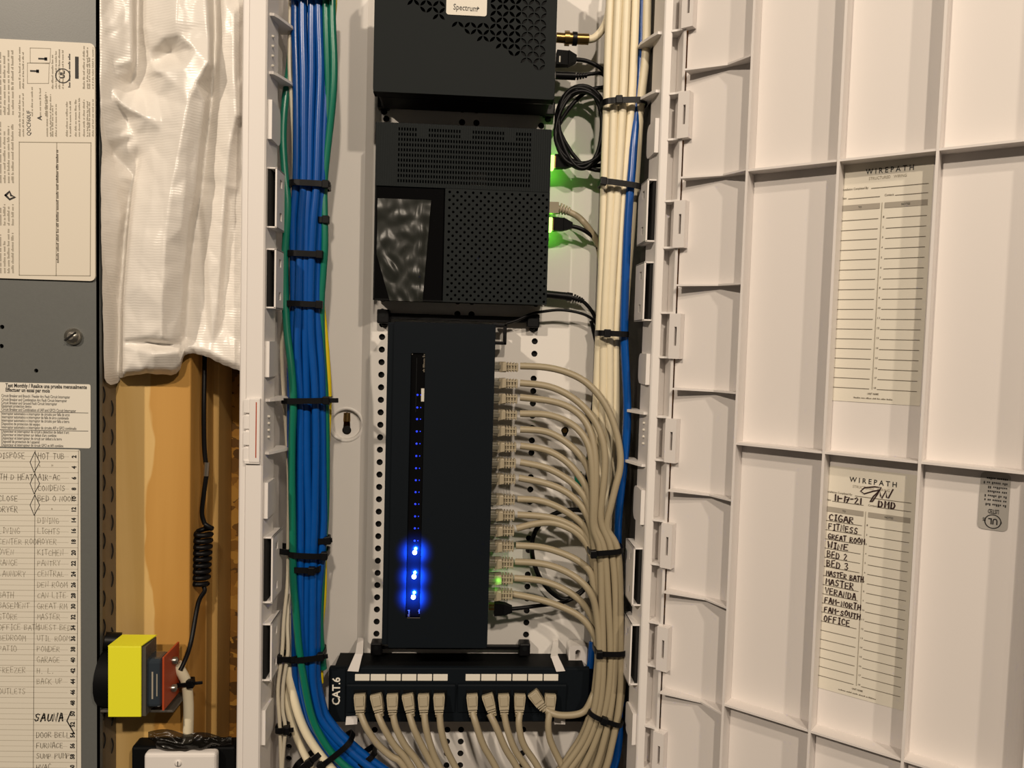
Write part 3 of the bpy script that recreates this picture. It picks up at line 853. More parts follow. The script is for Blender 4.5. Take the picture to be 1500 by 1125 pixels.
RH = .0140                                  # rib height
UR = [pd(1085, 455, RH)[0], pd(1217, 455, RH)[0], pd(1360, 455, RH)[0]]
UE = UR[2] + (UR[2] - UR[1]) * 1.10
ZR = [pd(1225, 235, RH)[1], pd(1195, 662, RH)[1], pd(1183, 1071, RH)[1]]
ZR = [ZR[0] + (ZR[0] - ZR[1])] + ZR
mb = MB()
prof = [(-.0002, 0), (UE - .014, 0)] + [(UE - .014 + .014 * math.sin(R(a)), .014 - .014 * math.cos(R(a))) for a in range(10, 91, 10)] + [(UE, .018), (UE + .003, .018), (UE + .003, -.002), (-.0002, -.0025)]
vs = [dw(a, b, ZBOT) for a, b in prof]; n = len(vs)
mb.prism(vs, (0, 0, ZT - ZBOT), 'plasticdoor', False)
d_i = E_.part('door', mb, label='ribbed inner face of the open door')


def rib(u0, u1, v0, v1, z0, z1, name='rib', m='plasticdoor'):
    mb = MB(); bm_vs = []
    vs = [dw(a, b, c) for c in (z0, z1) for a, b in ((u0, v0), (u1, v0), (u1, v1), (u0, v1))]
    mb.add(vs, [[0, 1, 2, 3], [7, 6, 5, 4], [0, 4, 5, 1], [1, 5, 6, 2], [2, 6, 7, 3], [3, 7, 4, 0]], m)
    E_.part(name, mb, parent=d_i)


for i, u in enumerate(UR):
    for k in range(len(ZR) + 1):
        z1 = ZT if k == 0 else ZR[k - 1]; z0 = ZBOT if k == len(ZR) else ZR[k]
        rib(u - .0009, u + .0009, 0, RH, z0, z1)
for z in ZR:
    for a, b in zip(UR, UR[1:] + [UE - .004]):
        rib(a + .0009, b - .0009, 0, RH - .0005, z - .0008, z + .0008)
gy = [(1010, 95), (1002, 256), (993, 416), (986, 570), (979, 721), (973, 872), (966, 1021)]
gz = [pd(x + 30, y, .009)[1] for x, y in gy]
gz = [2 * gz[0] - gz[1]] + gz + [2 * gz[-1] - gz[-2]]
L = UR[0]
for z in gz:
    mb = MB()
    mb.prism([dw(a, b, z) for a, b in ((.003, 0), (.003, .0115), (L * .62, .0055), (L - .001, RH), (L - .001, 0))], (0, 0, -.0014), 'plasticdoor')
    E_.part('gusset', mb, parent=d_i)
# hinge knuckles on the door with a slot each
for zc, hh in zk:
    mb = MB()
    fn = lambda a, b, d: dw(a, .0075 - d, b)
    mb.plate([(-.003, zc - hh), (.0065, zc - hh), (.0065, zc + hh), (-.003, zc + hh)], [[(.0015, zc - hh * .42), (.0035, zc - hh * .42), (.0035, zc + hh * .42), (.0015, zc + hh * .42)]], fn, 'plasticdoor', depth=.0072)
    E_.part('hinge_knuckle', mb, parent=d_i)


def door_frame(u, z, v=.0009):
    return Matrix.Translation(dw(u, v, z)) @ Matrix((tuple(U) + (0,), (0, 0, 1, 0), tuple(N) + (0,), (0, 0, 0, 1))).transposed().to_4x4()


def dF(u, z, v=.0009):
    m = Matrix.Identity(4)
    m.col[0] = U.to_4d(); m.col[0][3] = 0
    m.col[1] = Vector((0, 0, 1, 0)); m.col[2] = N.to_4d(); m.col[2][3] = 0
    m.col[3] = dw(u, v, z).to_4d()
    return m


def card(corner_px, filled):
    (tl, tr, bl) = corner_px
    u0, z1 = pd(*tl, .0005); u1, _ = pd(*tr, .0005); _, z0 = pd(*bl, .0005)
    w, h = u1 - u0, z1 - z0
    mb = MB()
    mb.add([dw(u0, .0004, z0), dw(u1, .0004, z0), dw(u1, .0004, z1), dw(u0, .0004, z1)], [[0, 1, 2, 3]], 'card')
    F = lambda fx, fy: dF(u0 + fx * w, z1 - fy * h, .0007)
    mb.textfit('W I R E P A T H', .51 * w, h * .0215, F(.29, .060), 'ink', bold=.012)
    mb.textfit('STRUCTURED   WIRING', .40 * w, h * .0115, F(.33, .084), 'inksoft')

    def hl(f0, f1, fy, t=.0004, m='inkmid'):
        mb.rect2(0, -t / 2, (f1 - f0) * w, t / 2, F(f0, fy), m)
    mb.textfit('Installation Completed By:', .29 * w, h * .0085, F(.04, .119), 'inkmid', bold=.01); hl(.36, .96, .119)
    mb.textfit('Date:', .055 * w, h * .0085, F(.04, .155), 'inkmid', bold=.01); hl(.11, .46, .155)
    mb.textfit('Contact:', .10 * w, h * .0085, F(.51, .155), 'inkmid', bold=.01); hl(.62, .96, .155)
    for f0, f1, t in ((.03, .465, 'TO'), (.515, .96, 'NOTES')):
        mb.rect2(0, 0, (f1 - f0) * w, h * .0225, F(f0, .2035), 'bar'); mb.textfit(t, .018 * len(t) * w, h * .0085, F((f0 + f1) / 2, .197) @ Matrix.Translation((0, 0, .0001)), 'ink', align='C', bold=.01)
    mb.rect2(-.0002, -h * .765, .0002, 0, F(.487, .18), 'inksoft')
    for k in range(18):
        fy = .242 + .0411 * k
        for f0, f1 in ((.05, .455), (.54, .96)):
            hl(f0, f1, fy + .002)
            mb.textfit(str(k + 1), .012 * len(str(k + 1)) * w, h * .0075, F(f0 - .035, fy), 'inkmid', bold=.01)
    mb.textfit('UNIT NAME', .12 * w, h * .008, F(.50, .966), 'inkmid', align='C', bold=.015); microtext(mb, 0, w * .42, h * .006, F(.29, .984), 'inkmid', ragged=False)
    if filled:
        Fm = lambda fx, fy: dF(u0 + fx * w, z1 - fy * h, .0009)
        T0 = Fm(.42, .124)
        mb.line2([(x * w * .33, y * w * .33) for x, y in ((.62, .36), (.42, .30), (.12, .16), (0, .24), (.12, .38), (.45, .46), (.66, .46), (.55, .2), (.40, -.08), (.33, -.10), (.42, .10), (.62, .36), (.66, .16), (.70, .08), (.82, .36), (.85, .14), (.91, .12), (1.04, .44))], .0009, T0, 'marker')
        handwrite(mb, '11-17-21', h * .026, Fm(.13, .150), 'marker', .0008, adv=4.6, width=.31 * w)
        handwrite(mb, 'DMD', h * .026, Fm(.62, .152), 'marker', .0009, adv=6, width=.20 * w)
        for k, (t, ww) in enumerate((('CIGAR', .29), ('FITNESS', .34), ('GREAT ROOM', .42), ('WINE', .25), ('BED 2', .24), ('BED 3', .26), ('MASTER BATH', .43), ('MASTER', .33), ('VERANDA', .36), ('FAM-NORTH', .42), ('FAM-SOUTH', .42), ('OFFICE', .31))):
            handwrite(mb, t, h * (.027 if len(t) < 9 else .023), Fm(.085, .240 + .0411 * k), 'marker', .00074, adv=5.4, width=ww * w, jit=.2)
    E_.part('schedule_card', mb, parent=d_i, label='schedule card with handwritten room names' if filled else 'blank ruled schedule card')


card([(1231, 238), (1368, 240), (1211, 586)], False)
card([(1208, 681), (1344, 684), (1194, 1006)], True)
# upside-down listing sticker
u0, z1 = pd(1437, 690, .0005); u1, _ = pd(1481, 700, .0005); _, z0 = pd(1436, 774, .0005)
z1 = min(z1, ZR[2] - .0012)
mb = MB(); mb.add([dw(a, .0006, b) for a, b in rrect(u0, u1, z0, z1, .003)], [list(range(20))], 'sticker')
w, h = u1 - u0, z1 - z0
F = lambda fx, fy: dF(u0 + fx * w, z1 - fy * h, .0008) @ Matrix.Rotation(math.pi, 4, 'Z')
mb.line2([(.0044 * math.cos(2 * math.pi * k / 24), .0044 * math.sin(2 * math.pi * k / 24)) for k in range(25)], .0006, F(.5, .85), 'ink')
mb.textfit('UL', .0052, .0038, F(.5, .85) @ Matrix.Translation((0, -.0019, 0)), 'ink', bold=.03, align='C')
mb.textfit('LISTED', .36 * w, .0028, F(.5, .64), 'ink', bold=.02, align='C')
mb.textfit('C', .05 * w, .0018, F(.80, .83), 'ink', bold=.02); mb.textfit('US', .10 * w, .0022, F(.26, .80), 'ink', bold=.02)
for k in range(7):
    microtext(mb, 0, w * .78, .0016, F(.9, .54 - .075 * k), 'ink' if k % 2 else 'ink', ragged=True)
E_.part('listing_sticker', mb, parent=d_i, label='grey sticker, its print upside down')
E_.done()

# ================================================================== devices
def dev_label(*a): pass


# --- modem at the top
T_ = Thing('modem', 'black modem with leaf-shaped vents and small white label, at the top of the cabinet', 'modem')
YM = 0.648
a0, a1, b0, b1 = rect(548, -70, 815.5, 140, YM)
r = abs(pt(600, 60, YM).x - pt(609.4, 60, YM).x)          # vent circle radius
ox, oz = pt(652, 30, YM).x, pt(652, 30, YM).z


def petal(cx, cz, dx, dz):
    """lens between two lattice nodes"""
    out = []
    n = 5; L_ = math.hypot(dx, dz); ux, uz = dx / L_, dz / L_
    h = L_ * .17
    for k in range(n + 1):
        t = k / n; out.append((cx + dx * t * .90 + dx * .05 - uz * h * 4 * t * (1 - t), cz + dz * t * .90 + dz * .05 + ux * h * 4 * t * (1 - t)))
    for k in range(n - 1, 0, -1):
        t = k / n; out.append((cx + dx * t * .90 + dx * .05 + uz * h * 4 * t * (1 - t), cz + dz * t * .90 + dz * .05 - ux * h * 4 * t * (1 - t)))
    return out


lab = rect(654, -24, 713.5, 23, YM)
hl, shallow = [], []
for i in range(-8, 22):
    for j in range(-14, 14):
        if (i + j) % 2: continue
        x, z = ox + i * r, oz + j * r
        for sx in (1, -1):
            dx, dz = sx * r, r
            mx, mz = x + dx / 2, z + dz / 2
            if not (a0 + .006 < mx < a1 - .006 and b0 + .01 < mz < b1 - .006): continue
            if lab[0] - r * .55 < mx < lab[1] + r * .55 and lab[2] - r * .55 < mz < lab[3] + r * .55: continue
            # field limit: a diagonal from upper left to lower right
            px_ = (mx - pt(605, 5, YM).x) / .000575; py_ = (pt(605, 5, YM).z - mz) / .000575
            if py_ > .43 * px_ + 4 or py_ > 82: continue
            lens = petal(x, z, dx, dz)
            if mx > pt(765, 50, YM).x: shallow.append(lens)
            else: hl.append(lens)
mb = MB()
mb.plate(rrect(a0, a1, b0, b1, .002), hl + shallow, lambda a, b, d: Vector((a, YM + d, b)), 'charcoal', 'blackfine', depth=.0035)
cov = T_.part('cover', mb)
mb = MB(); mb.box(a0 + .001, pt(765, 50, YM).x, YM + .004, YM + .0045, b0 + .001, b1 - .001, 'hole')
mb.box(pt(765, 50, YM).x, a1 - .001, YM + .0012, YM + .0016, b0 + .001, b1 - .001, 'blackfine')
mb.box(a0, a1, YM + .0036, YM + .014, b0, b0 + .0022, 'blackfine', .0006); mb.box(a0, a0 + .0015, YM + .0025, YM + .014, b0, b1, 'blackfine'); mb.box(a1 - .0015, a1, YM + .0025, YM + .014, b0, b1, 'blackfine')
c0_, c1_, d0_, d1_ = rect(556, -60, 809, 148, YM + .016)
mb.box(c0_, c1_, YM + .0138, YB - .014, d0_, d1_, 'blackfine', .002)
mb.box(pt(705, 148, YM + .014).x, pt(775, 148, YM + .014).x, YM + .0131, YM + .014, d0_ + .0022, d0_ + .0058, 'greymetal')
mb.box(pt(700, 148, YM + .014).x, pt(809, 148, YM + .014).x, YM + .0125, YM + .0134, d0_ - .0005, d0_ + .001, 'gloss')
T_.part('body', mb)
mb = MB(); mb.prism([Vector((a, YM - .0006, b)) for a, b in rrect(*lab, .002)], (0, .0006, 0), 'paper')
mb.textfit('Spectrum', .0195, .0047, front(664, 13.8, YM - .0008, -2), 'ink', bold=.002)
pq = front(699, 14.8, YM - .0008, -2)
mb.add([pq @ Vector(v) for v in ((0, .0002, 0), (.0018, .0016, 0), (0, .003, 0))], [[0, 1, 2]], 'ink')
T_.part('label', mb, label='small white name label')
T_.done()


def strap(y, x0, x1, label, Y=0.699, th=5, foot=16, extra=None):
    t = Thing('device_strap', label, 'strap', )
    mb = MB(); a = pt(x0, y, Y); b = pt(x1, y, Y)
    zc = pt((x0 + x1) / 2, y, Y).z
    mb.box(a.x, b.x, Y - .002, Y + .0025, zc - th * .0003, zc + th * .0003, 'rubber', .0006)
    t.part('bar', mb)
    for xx in (a.x, b.x):
        mb = MB(); s_ = foot * .00032
        mb.box(xx - s_, xx + s_, Y - .006, YPL - .0003, zc - s_ * 1.25, zc + s_ * 1.05, 'rubber', .0012)
        mb.cyl((xx, Y - .0062, zc + .001), (xx, Y - .005, zc + .001), .0022, 'black', 10)
        mb.cyl((xx, YPL - .004, zc - s_ * 1.1), (xx, YPL - .0003, zc - s_ * 1.5), .0028, 'blackfine', 8)
        t.part('foot', mb)
    if extra: extra(t)
    return t.done()


strap(155, 562, 804, 'black strap with push-in feet directly beneath the modem', Y=.7005)

# --- set-top style gateway
T_ = Thing('gateway', 'black gateway box with fine grille, film-covered glossy corner and round perforations', 'gateway')
YG = 0.674
A0, A1, B0, B1 = rect(548.5, 184, 804.5, 443, YG)
zs = pt(678, 276.5, YG).z
xm = pt(650.5, 360, YG).x
mb = MB()
g0, g1, _, _ = rect(582, 190, 778, 275, YG)
zt, zb2 = pt(678, 189, YG).z, pt(678, 272, YG).z
nx, nzr = 49, 11
hl = []
cw, ch = (g1 - g0) / nx, (zt - zb2) / nzr
for i in range(nx):
    for j in range(nzr):
        fx = i / nx
        if j < 2 and (.14 < fx < .205 or .46 < fx < .54 or .79 < fx < .87): continue
        x = g0 + (i + .5) * cw; z = zt - (j + .5) * ch
        hl.append([(x - cw * .27, z - ch * .3), (x + cw * .27, z - ch * .3), (x + cw * .27, z + ch * .3), (x - cw * .27, z + ch * .3)])
mb.plate([(A0, zs), (A1, zs), (A1, B1), (A0, B1)], hl, lambda a, b, d: Vector((a, YG + d, b)), 'ridged', 'blackfine', depth=.002)
T_.part('grille', mb)
mb = MB()
hl = []
hx0, hx1 = pt(657, 360, YG).x, pt(799, 360, YG).x
hz1, hz0 = pt(727, 284, YG).z, pt(727, 440, YG).z
pxh = (hx1 - hx0) / 12.5; pzh = (hz1 - hz0) / 27
for j in range(28):
    for i in range(13):
        x = hx0 + (i + (.5 if j % 2 else 0)) * pxh; z = hz1 - j * pzh
        hl.append(circle(x, z, .00118, 8))
mb.plate([(xm, B0), (A1, B0), (A1, zs - .0004), (xm, zs - .0004)], hl, lambda a, b, d: Vector((a, YG - .0006 + d, b)), 'charcoal', 'gloss', depth=.0018)
T_.part('perforated_cover', mb)
mb = MB(); mb.box(A0, xm - .0004, YG + .0005, YG + .004, B0, zs - .0004, 'gloss', .0012); T_.part('glossy_panel', mb, label='mirror-black corner panel')
mb = MB()
mb.box(A0 + .0004, A1 - .0004, YG + .0045, YPL - .004, B0 + .0004, B1 - .0004, 'blackfine', .001)
for (qa, qb, qc, qd) in ((A0, A0 + .0012, B0, B1), (A1 - .0012, A1, B0, B1), (A0, A1, B0, B0 + .0012), (A0, A1, B1 - .0012, B1)):
    mb.box(qa, qb, YG + .0002, YG + .006, qc, qd, 'blackfine')
mb.box(A0 + .006, A1 - .008, YPL - .005, YPL - .0006, B0 + .006, B1 - .004, 'blackfine')
e0, e1, e2, e3 = rect(690, 252, 712, 274, YG + .004); mb.box(e0, e1, YG + .0035, YG + .0046, e2, e3, 'chip')
e0, e1, e2, e3 = rect(655, 254, 690, 272, YG + .004); mb.box(e0, e1, YG + .004, YG + .0046, e2, e3, 'greymetal')
T_.part('body', mb)
# clear protective film, wrinkled
mb = MB(); vs = []; NX2, NZ2 = 34, 48
f0, f1, f2, f3 = rect(552, 292, 630, 441, YG)
for j in range(NZ2):
    for i in range(NX2):
        u, v = i / (NX2 - 1), j / (NZ2 - 1)
        x = f0 + (f1 - f0) * u * (1.0 - .12 * v) + (.012 * max(0, v - .55) * (1 - u) * 2.2); z = f3 + (f2 - f3) * v
        h = .0030 * abs(noise.noise(Vector((u * 2.2 + v * 1.5, v * 4.5 - u * 1.2, 3)))) + .0012 * noise.noise(Vector((u * 6, v * 9, 8))) + .0018 * max(0, 1 - abs(u - .86) / .12)
        vs.append((x, YG - .0006 - max(0, h) * 1.0, z))
mb.add(vs, [[j * NX2 + i, j * NX2 + i + 1, (j + 1) * NX2 + i + 1, (j + 1) * NX2 + i] for j in range(NZ2 - 1) for i in range(NX2 - 1)], 'clearfilm', True)
T_.part('protective_film', mb, label='wrinkled clear film over the glossy corner')
T_.done()


def hook(t):
    mb = MB(); e = rect(725, 474, 742, 505, .690)
    mb.box(e[1] - .003, e[1], .686, .694, e[2], e[3], 'rubber', .0008); mb.box(e[0], e[1], .686, .694, e[2], e[2] + .003, 'rubber', .0008)
    mb.box(e[0] - .002, e[1], .686, .70, e[3] - .003, e[3], 'rubber', .0008)
    t.part('hook', mb)


strap(466, 562, 781, 'black strap with push-in feet between gateway and switch', Y=.699, th=9, foot=17, extra=hook)
strap(947.5, 552, 768, 'black strap with push-in feet under the lower end of the switch', Y=.699, th=6, foot=16)

# --- network switch
T_ = Thing('network_switch', 'tall black network switch with a column of blue lights and grey cables plugged in', 'network switch')
YS = 0.650
s0, s1, t0_, t1_ = rect(573, 473, 720, 949, YS)
mb = MB()
w0 = pt(605, 500, YS).x; zwin1, zwin0 = pt(611, 517, YS).z, pt(605, 905, YS).z
wx0, wx1 = pt(598, 710, YS).x, pt(619, 710, YS).x
q0 = pt(563.5, 710, YS + .004).x
mb.plate(rrect(s0, s1, t0_, t1_, .0015, 3), [rrect(wx0, wx1, zwin0, zwin1, .0012, 3)], lambda a, b, d: Vector((a, YS + d, b)), 'navy', 'gloss', depth=.0025)
T_.part('cover', mb)
mb = MB(); mb.box(s0 + .0005, s1 - .0005, YS + .0034, YB - .014, t0_ + .0005, t1_ - .0005, 'navy', .001)
mb.box(s0, s0 + .001, YS + .0002, YS + .006, t0_, t1_, 'navy'); mb.box(s1 - .001, s1, YS + .0002, YS + .006, t0_, t1_, 'navy')
mb.box(s0, s1, YS + .0002, YS + .006, t0_, t0_ + .001, 'navy'); mb.box(s0, s1, YS + .0002, YS + .006, t1_ - .001, t1_, 'navy')
mb.box(q0, s0 + .001, YS + .004, YB - .016, t0_ + .0005, t1_ - .0005, 'navy', .001)
T_.part('body', mb)
mb = MB(); mb.box(wx0 + .0002, wx1 - .0002, YS + .0022, YS + .0034, zwin0 + .0002, zwin1 - .0002, 'gloss', .0003)
mb.box((wx0 * .62 + wx1 * .38), (wx0 * .58 + wx1 * .42), YS + .0019, YS + .0024, zwin1 - .05, zwin1 - .004, 'black')
for (aa, bb) in ((wx0 + .0006, zwin1 - .0016), (wx1 - .0014, zwin1 - .0018), (wx1 - .0024, zwin1 - .0034)):
    mb.box(aa, aa + .0009, YS + .0012, YS + .0022, bb, bb + .0009, 'steel')
e = rect(617, 569, 621.5, 588, YS + .002); mb.box(e[0], e[1], YS + .0014, YS + .0024, e[2], e[3], 'chip')
microtext(mb, 0, .024, .0016, front(622, 545, YS + .0018, 90), 'inkmid'); microtext(mb, 0, .006, .0016, front(600, 903, YS + .0018, 90), 'inkmid'); microtext(mb, 0, .004, .0016, front(615, 899, YS + .0018, 90), 'inkmid')
mb.rect2(-.005, -.0002, .006, .0002, front(605, 905, YS - .0002), 'inkmid')
T_.part('light_window', mb)
led_y = [578.5, 597, 614, 632, 650, 668, 686, 703.5, 721, 738.5, 756.5, 774, 792]
for k, y in enumerate(led_y):
    x = 611.6 - (y - 578) * .02
    for dx, rr in ((0, .0009), (5, .0005)):
        p = pt(x + dx, y, YS + .0018); mb = MB(); mb.tube([p + Vector((0, .0008, 0)), p, p + Vector((0, -.0005, 0))], [rr, rr, rr * .5], 'leddim', 8)
        T_.part('port_light', mb)
BL = []
for (x, y) in ((607.4, 809.5), (606.4, 845), (605.4, 875)):
    p = pt(x, y, YS + .0012); mb = MB(); mb.tube([p + Vector((0, .0014, 0)), p, p + Vector((0, -.0012, 0)), p + Vector((0, -.0018, 0))], [.0019, .0019, .0014, .0006], 'ledblue', 14)
    T_.part('status_light', mb, label='bright blue status light'); BL.append(p)
# port sockets on the right-hand side
port_y = [537, 561, 583.5, 607, 630.5, 654, 677.5, 701, 731, 754, 776.5, 799.5, 824, 847, 870]
YPT = .667
for y in port_y:
    z = pt(722, y, YPT).z; mb = MB()
    mb.box(s1 - .0008, s1 + .0004, YPT - .0075, YPT + .0075, z - .0062, z + .0062, 'greymetal', .0003)
    T_.part('port', mb)
T_.done()


def plight(name, loc, col, power, rad=.0015):
    l = bpy.data.lights.new(name, 'POINT'); l.energy = power; l.color = col; l.shadow_soft_size = rad
    o = bpy.data.objects.new(name, l); COL.objects.link(o); o.location = loc


for p in BL:  # added spots before the switch, aimed back to paint the LED halo
    l = bpy.data.lights.new('blue_halo_spot', 'SPOT'); l.energy = 1.2; l.color = (.005, .08, 1); l.spot_size = R(125); l.spot_blend = 1; l.shadow_soft_size = .001
    o = bpy.data.objects.new('blue_halo_spot', l); COL.objects.link(o); o.location = p + Vector((0, -.0105, 0)); o.rotation_euler = (R(90), 0, 0)

# --- patch panel
T_ = Thing('patch_bay', 'black twelve-port patch panel with white label strips, mounted below the switch', 'patch panel')
YQ = .668
p0, p1, r0, r1 = rect(481, 978.5, 863, 1058, YQ)
mb = MB()
zg = pt(672, 1001, YQ).z
mb.box(p0, p1, YQ, YQ + .006, r0, r1, 'navy', .0012)
mb.box(p0 + .004, p1 - .004, YQ + .005, YPL - .001, r0 + .003, r1 - .002, 'blackfine')
T_.part('faceplate', mb)
mb = MB(); e = rect(484, 979, 506, 1056, YQ); mb.box(e[0], e[1], YQ - .0016, YQ + .001, e[2], e[3], 'navy', .0006)
mb.text('CAT.6', .0095, front(497.5, 1033, YQ - .0019, 90), 'paper', sx=.98, bold=.0002)
T_.part('end_plate', mb, label='end plate lettered CAT.6')
jack = []
for (xa, xb, cols) in ((509, 666, [528, 553, 576.5, 600, 622, 645]), (671, 828, [692, 716, 738.5, 761.5, 785, 806.5])):
    mb = MB(); e = rect(xa, 1000, xb, 1042, YQ)
    poly = [(YQ + .001, e[3]), (YQ - .0030, e[3] - .0004), (YQ - .0036, e[3] - .0016), (YQ - .0016, e[2]), (YQ + .001, e[2])]
    mb.prism([Vector((e[0], a, b)) for a, b in poly], (e[1] - e[0], 0, 0), 'navy')
    for x in cols:
        f = rect(x - 9.5, 1010, x + 9.5, 1034, YQ - .003); mb.box(f[0], f[1], YQ - .0038, YQ - .001, f[2], f[3], 'blackfine', .0003)
    T_.part('port_block', mb)
for x0_ in (520, 682):
    for k in range(6):
        xa = x0_ + k * 22.9; e = rect(xa, 988, xa + 21.3, 997.2, YQ - .001)
        mb = MB(); mb.box(e[0], e[1], YQ - .0012, YQ + .001, e[2], e[3], 'paper', .0003); T_.part('label_strip', mb)
for (poly) in ([(520, 958), (531, 958), (525, 984), (509, 983)], [(807, 962), (817, 960), (828, 983), (815, 984)], [(507, 1051), (524, 1050), (523, 1061), (506, 1062)], [(812, 1051), (828, 1052), (828, 1061), (812, 1061)]):
    mb = MB(); mb.prism([pt(*q, YQ - .002) for q in poly], (0, .0035, 0), 'plastic')
    if poly[0][1] < 970:
        a, b = poly[0], poly[1]
        mb.prism([pt(a[0] + 4, a[1] - 22, YPL - .003), pt(b[0] + 1, b[1] - 22, YPL - .003), pt(b[0], b[1] + 2, YQ - .002), pt(a[0], a[1] + 2, YQ - .002)], (0, .003, 0), 'plastic')
    T_.part('clip', mb, label='white plastic clip')
mb = MB()
for (xa, xb) in ((541, 617), (724, 808)):
    if xa > 600: T_.part('mounting_rail', mb); mb = MB()
    e = rect(xa, 970, xb, 975.5, YPL - .008); mb.box(e[0], e[1], YPL - .014, YPL - .0004, e[2], e[3], 'plastic', .0006)
T_.part('mounting_rail', mb)
mb = MB()
e = rect(832, 944, 859, 978, YPL - .012)
xx = (e[0] + e[1]) / 2
slot = [(xx + .0025 * math.cos(R(a)), e[3] - .006 + .0025 * math.sin(R(a))) for a in range(-20, 201, 20)] + [(xx - .0024, e[3] - .0125), (xx + .0010, e[3] - .0125)]
mb.plate(rrect(e[0], e[1], e[2], e[3], .003), [slot], lambda a, b, d: Vector((a, YPL - .016 + d, b)), 'plastic', depth=.0145)
T_.part('bracket', mb)
T_.done()

# ================================================================== cables
def tie(px, py, Y, wpx, dep, ang, label, head=1, tail=0.0, group=None, tw=.0024, m='rubber', hx=None):
    """cable tie looped round a bundle: centre, width in pixels, depth in m, tilt, side of the head"""
    c = pt(px, py, Y); a = wpx / 2 * Y / FPX; b = dep / 2
    Rm = Matrix.Translation(c) @ Matrix.Rotation(R(ang), 4, 'Y')
    t = Thing('cable_tie', label, 'cable tie', group)
    mb = MB(); n = 36; vs = []
    for k in range(n):
        w = 2 * math.pi * k / n; ex = .55
        cx = math.copysign(abs(math.cos(w)) ** ex, math.cos(w)); cz = math.copysign(abs(math.sin(w)) ** ex, math.sin(w))
        for rr, zz in ((0, -tw), (.0011, -tw), (.0011, tw), (0, tw)):
            vs.append(Rm @ Vector((cx * (a + rr), cz * (b + rr), zz / 1.0)))
    fs = [[4 * k + j, 4 * k + (j + 1) % 4, 4 * ((k + 1) % n) + (j + 1) % 4, 4 * ((k + 1) % n) + j] for k in range(n) for j in range(4)]
    mb.add(vs, fs, m); t.part('band', mb)
    mb = MB(); hxx = (head * a * .93) if hx is None else hx * a
    yb_ = -b - .0005 if hx is not None or abs(head) < .9 else -b * .75
    mb.box(hxx - .0028, hxx + .0028, yb_ - .0030, yb_ + .0022, -.0034, .0034, m, .0007, T=Rm)
    t.part('head', mb)
    if tail:
        mb = MB(); mb.box(hxx, hxx + head * tail, yb_ - .0014, yb_ - .0002, -tw * .8, tw * .8, m, .0003, T=Rm); t.part('tail', mb)
    return t.done()


def cord(path, r, m, Y=None, n=10, sub=6):
    mb = MB(); mb.tube(spline(px3(path, Y), sub), r, m, n); return mb


# --- blue bundle on the left
bc = [(-40, 455, 27), (0, 456, 29), (50, 456, 30), (110, 457, 30), (190, 455.5, 26), (273, 454, 23.5), (320, 450, 23), (374, 448, 22), (447, 447, 22), (500, 447, 26), (540, 448.5, 28), (585, 450, 27.5), (640, 450.5, 29),
      (700, 451, 29), (760, 452, 27), (805, 451, 24), (835, 450, 23.5), (880, 449, 22), (957, 449, 21), (1000, 450, 20), (1040, 458, 19), (1060, 466, 19), (1085, 486, 20), (1100, 501, 22), (1125, 528, 24), (1160, 575, 26)]


def along(o, dY, wob):
    out = []
    for k, (y, x, hw) in enumerate(bc):
        t = bc[min(k + 1, len(bc) - 1)]; q = bc[max(k - 1, 0)]
        dx, dy = t[1] - q[1], t[0] - q[0]; l = math.hypot(dx, dy)
        s_ = o * hw * (1 + .05 * math.sin(k * 1.3 + wob)) + 1.0 * math.sin(k * .9 + wob * 2)
        out.append((x + s_ * dy / l, y - s_ * dx / l, dY + .0006 * math.sin(k + wob)))
    return out


fr = ['leftmost in the', 'second from left in the', 'in the middle of the', 'second from right in the', 'rightmost in the']
for k, o_ in enumerate((-.80, -.40, 0, .40, .79)):
    mb = cord(along(o_, (.6550, .6520, .6535, .6520, .6560)[k], k * 1.7), .0034, 'blue', n=12)
    single('network_cable', mb, 'blue network cable %s front row, left bundle' % fr[k], 'cable', 'blue cables in the left bundle')
for k, o_ in enumerate((-.62, -.2, .22, .62)):
    mb = cord(along(o_, .6590 + .0008 * (k % 2), 5 + k * 1.3), .0033, 'blue', n=10)
    single('network_cable', mb, 'blue network cable hidden in the rear row of the left bundle', 'cable', 'blue cables in the left bundle')
mb = cord([(428, 60, .664), (424, 100, .660), (417.5, 150, .6555), (414.5, 200, .654), (417, 250, .653), (421.5, 300, .652), (419, 345, .652), (417, 390, .652), (418, 440, .652), (421, 490, .650), (427, 540, .6475), (430, 590, .6465), (428, 640, .6475), (427.5, 700, .6475), (428.5, 760, .6475), (429, 805, .6475),
           (429.5, 850, .6475), (434, 900, .6475), (438, 950, .6475), (446, 1000, .6475), (454, 1040, .6475), (465, 1070, .6475), (486, 1103, .6475), (513, 1128, .6475), (550, 1150, .65)], .0031, 'green')
single('network_cable', mb, 'green network cable crossing in front along the left edge of the blue bundle', 'cable')
mb = cord([(487, -40, .650), (487, 30, .649), (489.5, 90, .649), (488, 140, .650), (483, 190, .653), (478, 235, .655), (475, 273, .656), (475.5, 320, .655), (476, 360, .655), (473.5, 400, .656), (470.5, 447, .657), (472, 510, .658), (477, 590, .658), (478.5, 680, .659), (477, 760, .659), (473.5, 805, .658), (471, 860, .659), (469, 920, .660), (474, 980, .662)], .0029, 'green')
single('network_cable', mb, 'green network cable bowing out on the right side of the blue bundle near the top', 'cable')
mb = cord([(477, -40, .651), (478, 30, .6505), (480, 90, .652), (481, 150, .655), (478, 210, .657), (474, 273, .659), (470, 320, .659), (468.5, 374, .660), (467, 447, .661), (470, 520, .663), (473, 600, .664)], .0029, 'green')
single('network_cable', mb, 'green network cable squeezed between the blue bundle and the outer green one', 'cable')
